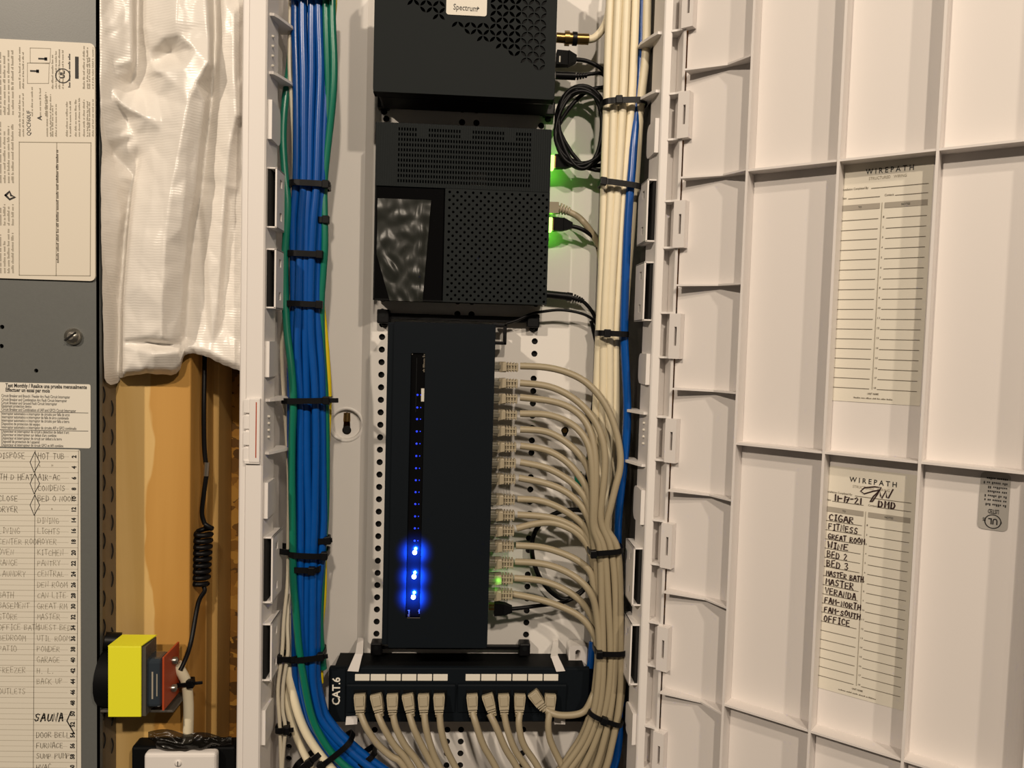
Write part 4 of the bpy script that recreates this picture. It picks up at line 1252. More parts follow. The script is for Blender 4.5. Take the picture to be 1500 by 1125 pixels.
mb = cord([(490, -40, .656), (489, 15, .657), (478, 120, .664), (470, 300, .667), (470, 420, .666), (475, 475, .664), (479.5, 530, .663), (482, 590, .663), (478, 680, .666), (474, 780, .666), (475, 835, .662), (474, 880, .662), (469, 930, .665), (470, 1000, .668)], .0024, 'yellow')
single('thin_cable', mb, 'thin yellow cable peeking out from the right side of the blue bundle', 'cable')
wl = [([(426, -40, .658), (424.5, 40, .657), (424, 100, .655), (427, 150, .656), (430, 220, .660), (430, 300, .664), (424, 420, .668), (414, 480, .668), (413, 530, .667), (417, 600, .664), (421, 660, .662), (423, 720, .660), (422, 790, .657), (421.5, 850, .652), (416, 905, .648), (413, 960, .646), (407, 1010, .648), (410, 1065, .648), (412, 1140, .648)], .0016, 'thin white cable down the left side, leftmost of the pair at the bottom'),
      ([(424, 870, .659), (421, 915, .652), (422, 955, .6465), (415, 1000, .647), (414, 1040, .647), (418, 1065, .647), (415, 1100, .648), (412, 1145, .648)], .0016, 'thin white cable, right one of the tied pair at the lower left')]
for p, r_, lb in wl: single('thin_cable', cord(p, r_, 'whitethin', n=8), lb, 'cable')
wl = [([(428, 900, .662), (425, 950, .660), (423, 985, .655), (431, 1025, .651), (442, 1060, .650), (458, 1090, .650), (487, 1128, .650), (500, 1142, .650)], .0036, 'thick white cable curving right beneath the blue bundle at the lower left'),
      ([(424, 900, .668), (421, 960, .664), (418, 1000, .661), (423, 1040, .658), (433, 1075, .657), (445, 1103, .657), (462, 1135, .657)], .0031, 'white cable curving along the lower left, outside the thick white one')]
for p, r_, lb in wl: single('coaxial_cable', cord(p, r_, 'white', n=10), lb, 'cable')

tie(458, 0, .656, 60, .027, 4, 'black cable tie at the very top of the blue bundle', 1, hx=.85)
tie(454.5, 272, .6575, 53, .023, 1, 'black cable tie, topmost complete one on the blue bundle beside the gateway', 1, .004)
tie(448.5, 373.5, .658, 47, .022, 1, 'black cable tie on the blue bundle level with the upper left clip frame', 1, .002)
tie(447.5, 446, .658, 48, .022, 1, 'black cable tie on the blue bundle just above where the yellow cable appears', 1, .002)
tie(450, 585.5, .656, 66, .028, -2, 'long-tailed black cable tie on the blue bundle beside the keyhole', 1, .010)
tie(453, 808, .657, 54, .027, 2, 'black cable tie on the blue bundle, upper of the close pair', 1, .003)
tie(450, 829, .6575, 40, .025, 1, 'black cable tie on the blue bundle, lower of the close pair', 1, 0, hx=.55)
tie(474, 790, .659, 16, .012, -6, 'small black cable tie on the right side of the blue bundle above the close pair', 1, .004)
tie(415, 804, .655, 26, .016, 8, 'small black cable tie holding thin white cables at the left of the blue bundle', -1, .004)
tie(474, 323, .657, 10, .010, 0, 'tiny black cable tie round the green cables right of the blue bundle', 1, 0)
tie(450, 957, .657, 50, .026, -6, 'black cable tie low on the blue bundle, level with the switch bottom', 1, .006)
tie(423, 961, .650, 26, .014, 0, 'black cable tie on the white cables at the left of the low blue bundle tie', -1, 0)
tie(414, 1066, .648, 16, .010, -3, 'small black cable tie joining the two thin white cables at the lower left', 1, .006)
tie(494, 1096, .6565, 56, .024, -40, 'black cable tie slanting across the blue bundle at the bottom', -1, .004)
tie(452, 1112, .654, 50, .017, -38, 'black cable tie slanting across the thick white cables at the bottom left', 1, 0, hx=.2)
tie(536, 1108, .662, 30, .02, -36, 'black cable tie at the bottom where the blue bundle leaves the cabinet view', -1, .004)

# --- white bundle on the right
ys_ = [-50, 0, 80, 153, 273, 400, 490, 560, 640, 720, 820, 930]
wpaths = [[896, 894, 891, 889.5, 885.5, 882, 878, 875, 872, 870, 872, 876], [908, 906, 902.5, 899.5, 895.5, 889, 885, 884, 882, 880, 880, 882],
          [920, 918, 915, 912, 905, 896.5, 893, 893, 892, 888, 888, 890], [932, 931, 928, 924.5, 915, 908, 902.5, 902, 901, 896, 894, 896]]
Yw = [.661, .657, .656, .658]
nm = ['leftmost in', 'second from the left in', 'third from the left in', 'fourth from the left in']
for k, xs in enumerate(wpaths):
    off = [0] * 6 + [0.002, .006, .012, .016, .018, .02]
    single('coaxial_cable', cord([(x, y, min(Yw[k] + o_, .678 + .002 * k)) for x, y, o_ in zip(xs, ys_, off)], .0037, 'white', n=12), 'white cable %s the front row of the right-hand bundle' % nm[k], 'cable', 'white cables in the right bundle')
for k, (xs, lb) in enumerate((([950, 948, 946, 938, 930, 919, 913, 908, 905, 900, 898, 898], 'white cable at the right edge of the right-hand bundle beside the blue one'), ([938, 937, 932, 926, 919, 904, 898, 893, 888, 884, 884, 886], 'white cable in the rear of the right-hand bundle, mostly hidden'), ([903, 901, 896, 893, 889, 885, 881, 879, 876, 875, 876, 879], 'white cable behind the leftmost ones of the right-hand bundle'))):
    Y_ = (.658, .666, .669)[k]
    off = [0, 0, 0, 0, .006, .010, .012, .014, .018, .02, .02, .02]
    single('coaxial_cable', cord([(x, y, min(Y_ + (o_ if k == 0 else o_ * .5), .684)) for x, y, o_ in zip(xs, ys_, off)], .0037, 'white', n=12), lb, 'cable', 'white cables in the right bundle')
mb = cord([(939, -50, .660), (940, 20, .6615), (937, 90, .662), (933, 153, .660), (929, 200, .656), (926, 245, .654), (923, 280, .653), (919, 340, .653), (916.5, 400, .653), (915, 450, .653), (914.5, 500, .653), (917.5, 560, .653), (919, 605, .653), (916.5, 655, .653), (911, 705, .655), (906, 755, .659), (905, 800, .664), (908, 860, .668), (910, 950, .669), (909, 1030, .668), (907, 1080, .660), (898, 1128, .657), (870, 1180, .657)], .0036, 'blue')
single('network_cable', mb, 'blue network cable running down the right edge of the white bundle', 'cable')
mb = cord([(868, 940, .690), (864, 985, .684), (861, 1010, .682), (862, 1040, .683), (868, 1080, .686)], .0034, 'blue')
single('network_cable', mb, 'short visible stretch of blue cable at the right end of the patch panel', 'cable')
mb = cord([(878, 560, .694), (874, 700, .698), (872, 800, .698), (872, 905, .694), (872, 935, .690), (873, 975, .692), (872, 1060, .694)], .0036, 'white')
single('coaxial_cable', mb, 'white cable deep behind the grey cords beside the patch panel bracket', 'cable')
mb = cord([(866, 470, .684), (876, 520, .690), (872, 560, .692), (866, 620, .692), (860, 700, .695), (858, 800, .697)], .0018, 'rubber')
single('thin_cable', mb, 'thin black cable descending behind the left edge of the white bundle', 'cable')

tie(913, 153.5, .660, 63, .026, -4, 'black cable tie, uppermost on the white bundle beside the modem', -1, 0, hx=-.35)
tie(909, 273.5, .659, 62, .026, 6, 'black cable tie on the white bundle level with the right-hand upper clip frame', -1, .003)
tie(896, 489, .658, 44, .026, 1, 'black cable tie on the white bundle just above the patch cords', -1, 0, hx=-.5)

# --- grey patch cords
SLx = [-2, -1, 0, 1, 2]
tie803 = (887, 9.6)
bund = [(803, 886.5, 9.0), (870, 891, 9.6), (950, 893, 9.0), (1000, 891.5, 9.4), (1045, 885, 10), (1085, 873, 12), (1115, 860, 15), (1150, 838, 16)]
starts = [
    [(762, 536), (800, 538), (832, 546), (860, 561), (884, 588), (899, 620), (907.5, 655), (908.5, 685), (902, 712), (894, 745), (889, 775)],
    [(762, 561), (800, 565), (830, 577), (855, 596), (875, 623), (885, 655), (886, 690), (882.5, 725), (880, 765)],
    [(762, 582), (810, 588), (840, 600), (860, 621), (870, 652), (873, 690), (872, 735), (871, 770)],
    [(762, 606), (800, 607), (830, 617), (850, 632), (863, 655), (868, 690), (869, 740), (869, 775)],
    [(762, 629), (800, 632), (830, 648), (853, 671), (865, 697), (870, 735), (871, 775)],
    [(762, 653), (800, 659), (830, 676), (852, 702), (864, 728), (869, 765)],
    [(762, 677), (800, 685), (830, 701), (850, 719), (863, 743), (869, 775)],
    [(760, 700), (800, 708), (830, 721), (852, 741), (864, 765), (869, 790)],
    [(758, 731), (790, 733), (820, 744), (850, 764), (864, 786), (870, 812)],
    [(758, 754), (800, 757), (830, 766), (855, 783), (866, 806), (871, 835)],
    [(757, 774), (785, 767), (812, 766), (840, 777), (858, 795), (868, 820), (872, 850)],
    [(756, 799), (790, 801), (820, 809), (848, 822), (866, 840), (873, 870)],
    [(755, 823), (790, 825), (820, 833), (848, 849), (866, 870), (874, 900)],
    [(753, 847), (790, 850), (820, 860), (846, 876), (864, 898), (874, 925)],
    [(751, 870), (790, 878), (820, 888), (848, 902), (866, 922), (876, 950)]]
# slot in the bundle: (column, layer)
slots = [(2.0, 0), (1.0, 0), (0, 0), (-1, 0), (.5, 1), (1.5, 1), (-.5, 1), (-1.5, 1), (.0, 2), (1.0, 2), (-1.0, 2), (2.3, 1), (-1.6, 0), (-2.0, 2), (-2.1, 1)]
pan = {5: [(644, 1042), (646, 1068), (653, 1095), (668, 1125)], 4: [(621.5, 1042), (624, 1067), (632, 1096), (645, 1125)], 3: [(599.5, 1042), (606, 1067), (618, 1092), (634, 1122)], 2: [(576, 1043), (580, 1066), (595, 1095), (616, 1122)],
       1: [(553.5, 1042), (561, 1064), (579, 1094), (602, 1121)], 0: [(528.5, 1042), (536, 1065), (552, 1089), (574, 1109), (594, 1125)], 6: [(692.5, 1040), (697, 1060), (708, 1092), (727, 1125)], 7: [(717, 1041), (727, 1065), (741, 1098), (758, 1125)],
       8: [(738.5, 1041), (743, 1068), (755, 1100), (774, 1127)], 9: [(761.5, 1040), (760, 1062), (767, 1092), (788, 1123)], 11: [(806, 1037), (803, 1060), (806, 1085), (821, 1117)]}
# which patch-panel port each switch cord ends at (by layer order so that the loops nest)
goal = {0: 0, 1: 1, 2: 4, 3: 8, 4: 2, 5: 3, 6: 5, 7: 6, 8: 7, 9: None, 10: 9, 11: None, 12: 11, 13: 10, 14: None}
ordn = ['first', 'second', 'third', 'fourth', 'fifth', 'sixth', 'seventh', 'eighth', 'ninth', 'tenth', 'eleventh', 'twelfth', 'thirteenth', 'fourteenth', 'lowest']
Ylay = [.6480, .6540, .6595]


def plug_side(x, y, Y, ang=0):
    """modular plug lying along +X out of the switch side"""
    p = pt(x, y, Y); mbs = []
    k = Y / FPX
    Tm = Matrix.Translation(p) @ Matrix.Rotation(R(ang), 4, 'Y')
    a = MB(); a.box(-.0005, .0075, -.0052, .0052, -.0042, .0042, 'clear', .0006, T=Tm); a.box(.0005, .009, -.0066, -.0052, -.002, .002, 'clear', .0004, T=Tm)
    b = MB(); b.box(.0055, .0125, -.0062, .0056, -.0045, .0045, 'beigeplug', .0012, T=Tm)
    b.add([Tm @ Vector(v) for v in ((.0058, -.0063, -.0045), (.0120, -.0078, -.0030), (.0120, -.0078, .0035), (.0075, -.0066, .0045))], [[0, 1, 2, 3]], 'beigeplug')
    c = MB()
    c.tube([Tm @ Vector((.012, 0, 0)), Tm @ Vector((.0225, 0, 0))], .0033, 'beigeplug', 10)
    for q in range(4):
        xx = .0138 + q * .0025
        c.box(xx - .00075, xx + .00075, -.0050, .0048, -.0042 + .0001 * q, .0042 - .0001 * q, 'beigeplug', .0004, T=Tm)
    for q in (-1, 1):
        c.box(.0125, .0222, -.0052, -.0040, q * .0020 - .0006, q * .0020 + .0006, 'beigeplug', .0002, T=Tm)
    return a, b, c


def plug_panel(x, y, ang, Y=None, L=.0165, lean=0.0):
    """modular plug hooded downwards out of the patch panel"""
    Y = Y or YQ - .006
    p = pt(x, y, Y)
    Tm = Matrix.Translation(p) @ Matrix.Rotation(R(ang), 4, 'Y') @ Matrix.Rotation(R(-14), 4, 'X')
    b = MB(); poly = [(-.0046, .0060), (.0046, .0060), (.0050, .0034), (.0041, -.0070), (-.0041, -.0070), (-.0050, .0034)]
    b.prism([Tm @ Vector((q[0], -.0048, q[1])) for q in poly], Tm.to_3x3() @ Vector((0, .0105, 0)), 'beigeplug')
    b.box(-.0036, .0036, -.0060, -.0045, -.004, .0045, 'beigeplug', .0008, T=Tm)
    c = MB()
    for q in range(3):
        c.box(-.0040 + .0002 * q, .0040 - .0002 * q, -.0050, .0046, -.0062 - .0020 * q - .0006, -.0062 - .0020 * q + .0006, 'beigeplug', .0004, T=Tm)
    c.tube([Tm @ Vector((0, 0, -.006)), Tm @ Vector((0, 0, -.0135))], .0033, 'beigeplug', 10)
    return b, c


def bundle_pts(col, lay, y0):
    out = []
    for y, x, sp in bund:
        if y < y0: continue
        w = sp * (.95 if lay == 0 else .9)
        i = [q[0] for q in bund].index(y)
        q0_, q1_ = bund[max(i - 1, 0)], bund[min(i + 1, len(bund) - 1)]
        dx, dy = q1_[1] - q0_[1], q1_[0] - q0_[0]; l = math.hypot(dx, dy)
        wob = 1.3 * math.sin(y * .021 + col * 2.1 + lay)
        s_ = col * w + wob
        out.append((x + s_ * dy / l, y - s_ * dx / l, Ylay[lay] + .0007 * math.sin(y * .013 + col)))
    return out


for i in range(15):
    lb = ('grey patch cord from the %s switch port counted from the top' % ordn[i]) if i < 14 else 'grey patch cord from the lowest occupied switch port above the power plug'
    T_ = Thing('patch_cable', lb, 'patch cable', 'grey patch cords between switch and patch panel')
    col, lay = slots[i]
    A = starts[i]; n = len(A)
    Yend = Ylay[lay]
    Ystart = YPT
    path = []
    for k, (x, y) in enumerate(A):
        t = k / (n - 1); t2 = t * t * (3 - 2 * t)
        path.append((x, y, Ystart + (Yend - Ystart) * t2 - .006 * math.sin(math.pi * t) * (1 if lay == 0 else .3)))
    ylast = A[-1][1]
    bp_ = bundle_pts(col, lay, ylast + 14)
    g = goal[i]
    if g == 10:
        bp_ = [q for q in bp_ if q[1] < 1010]
        path += bp_ + [(868, 1020, .652), (858, 1040, .651), (845, 1046.5, .6515), (826, 1048, .653), (812, 1046, .655), (800, 1040, .657)]
    else:
        path += bp_
        if g is not None:
            q = pan[g]; e = path[-1]
            low = 1150 + (11 - g) * 8 + lay * 5
            path += [((e[0] * .6 + q[-1][0] * .4) + 6, low + 12, .652), ((e[0] * .2 + q[-1][0] * .8) + 10, low - 2 if q[-1][0] < 700 else low - 10, .650)]
            path += [(x, y, .6520 + .0006 * (g % 3)) for x, y in reversed(q[1:])] + [(q[0][0], q[0][1] + 4, .6565)]
        else:
            path += [(path[-1][0] - 60, 1185, .655)]
    a, b, c = plug_side(721 - (port_y[i] - 537) * .022, port_y[i], YPT)
    pi = None
    cordm = cord(path, .0030, 'beige', n=10, sub=5)
    T_.part('cord', cordm)
    pp = T_.part('plug', a, label='clear modular plug'); T_.part('boot', b); T_.part('strain_relief', c)
    if g is not None:
        if g == 10:
            b, c = plug_panel(785.5, 1021, -38)
        else:
            q = pan[g]; b, c = plug_panel(q[0][0] - .6, 1026, {0: -4, 1: -14, 2: -3, 3: -12, 4: -3, 5: -2, 6: -4, 7: -18, 8: -3, 9: 2, 11: 3}[g])
        T_.part('boot', b); T_.part('strain_relief', c)
    T_.done()
tie(886, 803.5, .6535, 49, .026, -5, 'black cable tie, uppermost on the grey patch cord bundle', -1, 0, hx=-.86, tw=.0022)
tie(893, 949.5, .6535, 46, .026, 0, 'black cable tie round the middle of the grey patch cord bundle beside the switch strap', -1, 0, hx=-.86, tw=.0022)
tie(885.5, 1046, .6535, 54, .027, 20, 'black cable tie slanting round the grey patch cord bundle beside the patch panel', -1, 0, hx=-.2, tw=.0020)

# --- small cords of the devices
def plug_obj(name, label, cat, path, r, m, parts, Y=None, n=10, group=None):
    t = Thing(name, label, cat, group)
    t.part('cord', cord(path, r, m, Y, n))
    for nm_, mb_, lb_ in parts: t.part(nm_, mb_, label=lb_)
    return t.done()


def taper(p, q, w0, w1, d, m, bev=0):
    """tapering plug body from p to q (pixels at depth), heights in px"""
    mb = MB(); Y = p[2]
    k = Y / FPX
    P, Q = pt(*p), pt(*q)
    vs = [P + Vector((0, -d, w0 * k / 2)), P + Vector((0, d, w0 * k / 2)), P + Vector((0, d, -w0 * k / 2)), P + Vector((0, -d, -w0 * k / 2)),
          Q + Vector((0, -d * .7, w1 * k / 2)), Q + Vector((0, d * .7, w1 * k / 2)), Q + Vector((0, d * .7, -w1 * k / 2)), Q + Vector((0, -d * .7, -w1 * k / 2))]
    mb.add(vs, [[0, 1, 2, 3], [7, 6, 5, 4], [0, 4, 5, 1], [1, 5, 6, 2], [2, 6, 7, 3], [3, 7, 4, 0]], m)
    return mb


# coax on the modem
a = MB(); a.cyl(pt(815, 55, .676), pt(828, 56, .676), .0042, 'brass', 12); a.cyl(pt(827, 56, .676), pt(834, 56.3, .676), .0062, 'brass', 6)
a.cyl(pt(834, 56.3, .676), pt(845, 57, .676), .0048, 'brass', 14); a.cyl(pt(845, 57, .676), pt(862, 57.6, .676), .0046, 'brass', 14)
b = MB(); b.cyl(pt(838.5, 56.7, .676), pt(845, 57, .676), .0058, 'rubber', 14)
plug_obj('coaxial_cable', 'white coaxial cable with brass connector on the right of the modem', 'cable', [(858, 57, .676), (868, 57, .675), (878, 49, .674), (886, 36, .675), (892, 15, .678), (896, -40, .680)], .0033, 'white', [('connector', a, None), ('ring', b, 'black ring on the connector')])
# modem network plug and power plug
a = taper((815, 86, .676), (832, 86.5, .676), 20, 20, .005, 'blackfine'); b = taper((832, 86.5, .676), (844, 87, .676), 20, 9, .005, 'blackfine')
c = MB(); e = rect(819, 82, 821, 91, .6708); c.box(e[0], e[1], .6706, .671, e[2], e[3], 'chip')
plug_obj('network_cable', 'black network cable with squared plug on the right of the modem', 'cable', [(843, 87, .676), (858, 89, .675), (872, 95, .675), (884, 104, .677), (892, 130, .682), (890, 200, .688)], .0018, 'rubber', [('plug', a, None), ('boot', b, None), ('mark', c, 'pale mark on the plug')])
a = MB(); a.cyl(pt(814, 110.5, .680), pt(843, 111.5, .680), .0034, 'rubber', 12)
b = MB()
for q in range(4): b.cyl(pt(845 + q * 4, 111.6 - q * .4, .680), pt(847.4 + q * 4, 111.6 - q * .4, .680), .0032 - .0003 * q, 'rubber', 10)
b.cyl(pt(843, 111.6, .680), pt(860, 110, .680), .0016, 'rubber', 8)
plug_obj('power_cable', 'black power cable with ribbed barrel plug below the modem network plug', 'cable', [(856, 110, .680), (868, 108, .680), (884, 109, .682), (894, 130, .690)], .0016, 'rubber', [('barrel_plug', a, None), ('strain_relief', b, None)])
# coiled cord
path = []
for k in range(0, 5 * 16 + 1):
    w = 2 * math.pi * k / 16
    rx = 36 + 6 * math.sin(k * .19) + 2.5 * math.sin(k * .7); ry = 57 + 7 * math.sin(k * .23 + 1)
    cx, cy = 852 + 2 * math.sin(k * .31), 187 + 3 * math.sin(k * .17)
    path.append((cx - rx * math.cos(w), cy - ry * math.sin(w), .684 - .0009 * (k / 16) + .0010 * math.sin(k * .5)))
path = [(884, 250, .684), (850, 243, .686)] + path + [(840, 150, .690), (862, 132, .690), (884, 128, .690)]
single('power_cable', cord(path, .0019, 'rubber', n=8, sub=3), 'black cord wound into a coil right of the gateway top', 'cable')
# gateway network plugs with green lights
for (x, y, lb, pth) in ((806, 237, 'black network cable glowing green at the upper gateway socket', [(842, 239, .6870), (856, 241, .6870), (870, 243, .6880), (888, 244, .6910), (894, 270, .6955)]), (803, 328.5, 'black network cable glowing green at the lower gateway socket', [(834, 331, .6870), (848, 334, .6870), (861, 341, .6880), (872, 352, .6910), (880, 380, .6955)])):
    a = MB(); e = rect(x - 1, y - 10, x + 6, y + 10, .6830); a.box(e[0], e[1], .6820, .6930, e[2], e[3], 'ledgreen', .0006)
    b = taper((x + 6, y, .6870), (x + 22, y + .5, .6870), 19, 18, .0052, 'blackfine'); c = taper((x + 22, y + .5, .6870), (x + 35, y + 2, .6870), 18, 8, .0048, 'blackfine')
    d = MB(); e = rect(x + 6.5, y - 9, x + 8, y + 9, .6810); d.box(e[0], e[1], .6814, .6818, e[2], e[3], 'brass')
    plug_obj('network_cable', lb, 'cable', pth, .0019, 'rubber', [('lit_plug', a, 'plug lit green by the socket light'), ('plug', b, None), ('boot', c, None), ('contact', d, None)])
    for dy in (-15, 15): plight('green_socket_glow', pt(x + 4, y + dy, .694), (.12, 1, .02), .0028, .002)
plug_obj('patch_cable', 'grey patch cord with ribbed boot at the middle gateway socket', 'cable', [(832, 310, .6910), (846, 317, .6900), (858, 329, .6890), (870, 346, .6900), (878, 366, .6940), (882, 400, .6955)], .0030, 'beige',
         [('plug', taper((803, 305, .6910), (818, 305, .6910), 16, 16, .005, 'beigeplug'), None), ('strain_relief', (lambda m_: ([m_.cyl(pt(820 + q * 4, 305.5 + q * 1.2, .6910), pt(822 + q * 4, 306 + q * 1.2, .6910), .0052 - .0004 * q, 'beigeplug', 10) for q in range(4)], m_.cyl(pt(816, 305, .6910), pt(836, 311, .6910), .003, 'beigeplug', 8), m_)[-1])(MB()), None)])
a = MB(); a.cyl(pt(800, 431, .6950), pt(830, 434, .6950), .0036, 'rubber', 12); a.cyl(pt(830, 434, .6950), pt(838, 435.5, .6950), .0040, 'rubber', 12)
b = MB()
for q in range(4): b.cyl(pt(840 + q * 3.5, 436 + q * 1.2, .6950), pt(842.2 + q * 3.5, 436.7 + q * 1.2, .6950), .0036 - .0003 * q, 'rubber', 10)
b.cyl(pt(836, 435.5, .6950), pt(855, 441, .6950), .0018, 'rubber', 8)
plug_obj('power_cable', 'black power cable with barrel plug at the bottom right of the gateway', 'cable', [(852, 440, .6950), (860, 447, .6950), (868, 458, .6955), (874, 475, .6955), (878, 520, .6970)], .0017, 'rubber', [('barrel_plug', a, None), ('strain_relief', b, None)])
single('thin_cable', cord([(742, 474, .694), (758, 469, .692), (778, 460, .690), (798, 456, .688), (822, 454, .688), (848, 458, .688), (866, 466, .688), (874, 478, .690), (880, 510, .696)], .0013, 'rubber', n=8), 'thin black cord reaching from the strap foot across to the white bundle', 'cable')
# switch power cord
a = MB()
for dy in (-2.5, 3.5):
    e = rect(716, 888 + dy - 1.3, 726, 888 + dy + 1.3, .672); a.box(e[0], e[1], .670, .676, e[2], e[3], 'brass')
b = taper((724, 891, .673), (738, 891.5, .673), 19, 17, .005, 'blackfine'); c = taper((738, 891.5, .673), (750, 892, .673), 17, 8, .0046, 'blackfine')
plug_obj('power_cable', 'black power cable with flat plug at the bottom of the switch side', 'cable', [(749, 892, .673), (768, 890, .675), (790, 887, .677), (812, 884.5, .680), (832, 880, .684), (852, 868, .688), (868, 846, .692), (878, 820, .694)], .0018, 'rubber', [('prong', a, None), ('plug', b, None), ('boot', c, None)])
single('thin_cable', cord([(866, 752, .690), (848, 747, .690), (826, 748, .692), (806, 756, .693), (790, 769, .693), (781, 786, .693), (779, 806, .693), (783, 828, .693), (793, 850, .693), (808, 868, .692), (826, 878, .691), (842, 872, .690), (856, 862, .690), (872, 845, .692)], .0022, 'rubber', n=8), 'black cord looping behind the middle of the grey patch cords', 'cable')
plight('green_port_glow', pt(727, 843, .688), (.12, 1, .02), .0016, .0015)
plight('green_port_glow', pt(729, 852, .6575), (.12, 1, .02), .0010, .0015)
mb = cord([(848, 690, .690), (846, 700, .689), (849, 712, .690)], .0030, 'green', n=8)
single('cable_end', mb, 'short stub of green cable behind the grey patch cords', 'cable')

# ================================================================== small things on the stud
# doorbell transformer
T_ = Thing('transformer', 'yellow-faced transformer with red terminal board, mounted right of the grey panel', 'transformer')
YT = .604
a0, a1, b0, b1 = rect(158.5, 947, 207, 1050, YT)
mb = MB()
for q in range(7):
    y0_ = YT + .0012 + q * .0030
    mb.box(a0 + .0006, a1 + .0030, y0_, y0_ + .0024, b0, b1 - .0008, 'greymetal')
T_.part('lamination', mb, kind=None)
mb = MB()
mb.box(a0, a1, YT - .0004, YT + .001, b0, b1, 'yel', .0004)
mb.prism([Vector((a0, YT - .0004, b1)), Vector((a1, YT - .0004, b1)), Vector((a1 + .003, YT + .0225, b1)), Vector((a0 + .001, YT + .0225, b1))], (0, 0, .0007), 'yel')
T_.part('yellow_label', mb)
mb = MB(); c0_, c1_, d0_, d1_ = rect(211, 962, 240, 1034, YT + .008)
mb.box(c0_ - .006, c1_, YT + .0035, YT + .022, d0_, d1_, 'coil', .0035, seg=3)
mb.rect2(0, 0, .0012, .022, front(222, 1024, YT + .0034), 'inksoft'); mb.rect2(0, 0, .0008, .018, front(229, 1020, YT + .0034), 'inksoft')
T_.part('coil', mb, label='blue-grey wrapped coil')
mb = MB()
q = [pt(239, 972, YT + .004), pt(239, 1031, YT + .004), pt(256, 1014, YT + .026), pt(256, 951, YT + .026)]
for v in q: pass
xx0, xx1 = q[0].x, q[0].x + .0016
mb.box(xx0, xx1, YT + .002, YT + .034, d0_ - .001, d1_ + .002, 'red', .0004)
tb = T_.part('terminal_board', mb, label='rust red terminal board')
for dz, yy in ((.010, .018), (.032, .020)):
    mb = MB(); z = d0_ + dz; mb.tube([(xx1, YT + yy, z), (xx1 + .003, YT + yy, z), (xx1 + .0042, YT + yy, z)], [.0030, .0030, .0012], 'steel', 10)
    T_.part('terminal_screw', mb, parent=tb)
mb = MB(); mb.box(xr + .0002, c1_ + .006, YT + .012, YT + .044, b0 - .0026, b0 - .0008, 'greymetal', .0004)
T_.part('bracket', mb)
T_.done()
# black connector between panel and transformer
mb = MB()
zc = pt(152, 985, YT + .02).z
mb.tube([(xr + .0002, YT + .024, zc - .004), (a0 - .0004, YT + .024, zc - .004)], .024, 'blackfine', 20); mb.tube([(xr + .0002, YT + .02, zc + .026), (a0 - .001, YT + .024, zc + .024)], .007, 'rubber', 12)
single('knockout_connector', mb, 'round black connector squeezed between the grey panel and yellow transformer', 'connector')
# coiled black wire
T_ = Thing('coiled_wire', 'black wire with a spiral coil hanging in front of the brown stud', 'wire')
YW = .664
path = [(300, 500, YW + .01), (299.5, 545, YW + .006), (298.5, 600, YW), (299, 650, YW), (301, 675, YW), (303, 690, YW), (301, 705, YW), (296.5, 740, YW), (296, 755, YW), (300, 768, YW)]
pts = spline(px3(path), 5)
helix = []
for k in range(0, 9 * 14 + 1):
    w = 2 * math.pi * k / 14; f = k / (9 * 14)
    c = pt(298 - 5 * f, 775 + 80 * f, YW); rr = .0066
    helix.append(c + Vector((math.cos(w) * rr, math.sin(w) * rr, .0007 * math.cos(w))))
tail_ = spline(px3([(298, 858, YW - .002), (300, 866, YW - .003), (292, 878, YW - .004), (287, 900, YW - .008), (280, 940, YW - .018), (272, 965, YW - .028), (264, 982, YW - .034)]), 5)
mb = MB(); mb.tube(pts, .0020, 'rubber', 8); T_.part('wire', mb)
mb = MB(); mb.tube([pts[-1], helix[0]] + helix + [tail_[0]], .0022, 'rubber', 7); T_.part('coil', mb)
mb = MB(); mb.tube(tail_, .0019, 'rubber', 8); T_.part('tail', mb)
mb = MB(); mb.cyl(pt(303, 677, YW - .0006), pt(301.5, 697, YW - .0006), .0023, 'steel', 10); T_.part('ferrule', mb, label='bare metal splice on the wire')
T_.done()
T_ = Thing('power_cable', 'white sheathed cable rising from the wall plate to the transformer', 'cable')
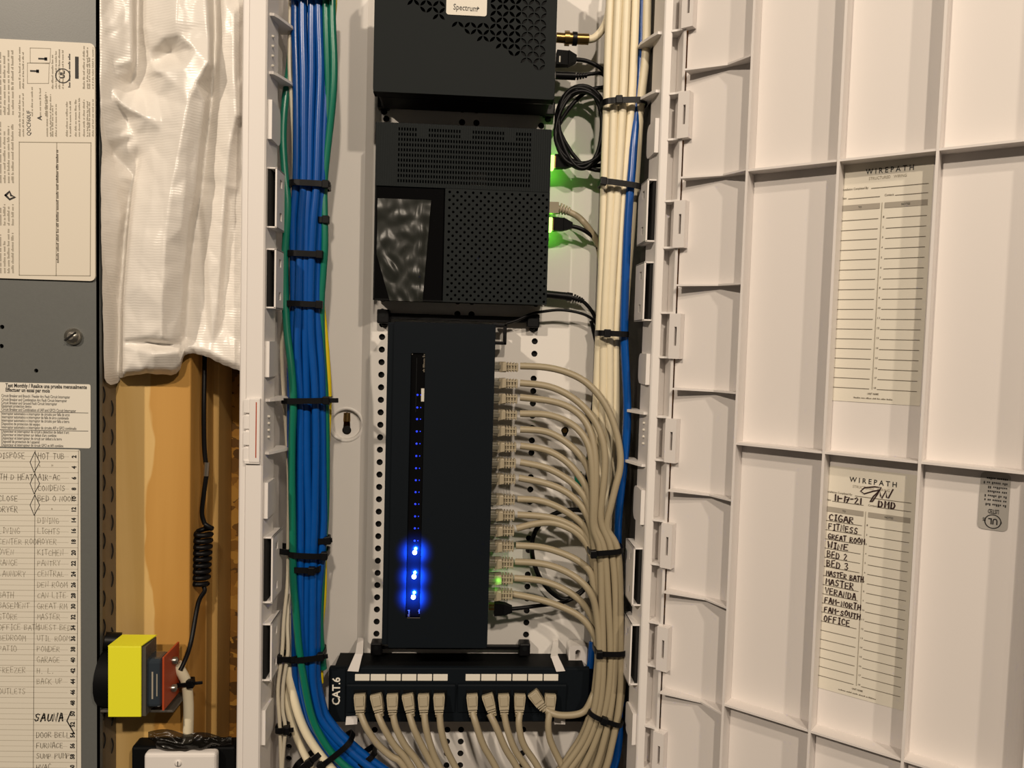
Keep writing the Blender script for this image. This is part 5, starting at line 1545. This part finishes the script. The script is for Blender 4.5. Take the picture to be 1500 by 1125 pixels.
T_.part('sheath', cord([(259, 972, .634), (266, 985, .635), (273, 1000, .637), (276, 1030, .639), (276, 1060, .640), (275, 1100, .642), (275, 1140, .644)], .0042, 'white', n=12))
T_.part('wire', cord([(259, 972, .634), (254, 962, .632), (252, 955, .630)], .0012, 'rubber', n=6)); T_.part('wire', cord([(259, 974, .634), (256, 995, .632), (252, 1006, .630)], .0012, 'red', n=6))
T_.done()
tie(272, 999, .637, 20, .010, -6, 'small black cable tie with a long tail on the white sheathed cable', 1, .010, tw=.0016)
# box, plate, film at the bottom
mb = MB(); e = rect(192, 1094, 344, 1200, .632); mb.box(e[0], e[1], .632, .649, e[2], e[3], 'blackfine', .002)
single('junction_box', mb, 'dark junction box behind the white plate at the bottom', 'box')
T_ = Thing('wall_plate', 'white cover plate with slotted screw, cut off by the bottom of the frame', 'wall plate')
e = rect(210, 1104, 316, 1215, .622); mb = MB(); mb.box(e[0], e[1], .622, .6318, e[2], e[3], 'plastic', .003, seg=3); T_.part('plate', mb)
p = pt(261, 1118, .622); mb = MB(); mb.tube([p + Vector((0, .001, 0)), p + Vector((0, -.0006, 0)), p + Vector((0, -.001, 0))], [.0028, .0028, .0015], 'plastic', 14); mb.box(p.x - .0003, p.x + .0003, .6209, .6216, p.z - .002, p.z + .002, 'hole'); T_.part('screw', mb)
T_.done()
mb = MB(); vs = []; NX3, NZ3 = 40, 14
for j in range(NZ3):
    for i in range(NX3):
        u, v = i / (NX3 - 1), j / (NZ3 - 1)
        x = 217 + 122 * u; top = 1072 + 10 * u - 6 * abs(math.sin(u * 7)); bot = 1092 + 14 * math.sin(min(1, u * 1.3) * 3.1) - (10 if u < .1 else 0)
        y = top + (bot - top) * v
        vs.append(pt(x, y, .630 - .006 * abs(noise.noise(Vector((u * 7, v * 3, 1)))) - .004 * math.sin(v * 3.1)))
mb.add(vs, [[j * NX3 + i, j * NX3 + i + 1, (j + 1) * NX3 + i + 1, (j + 1) * NX3 + i] for j in range(NZ3 - 1) for i in range(NX3 - 1)], 'film', True)
single('plastic_film', mb, 'crumpled strip of dark translucent plastic film above the white plate', 'film')
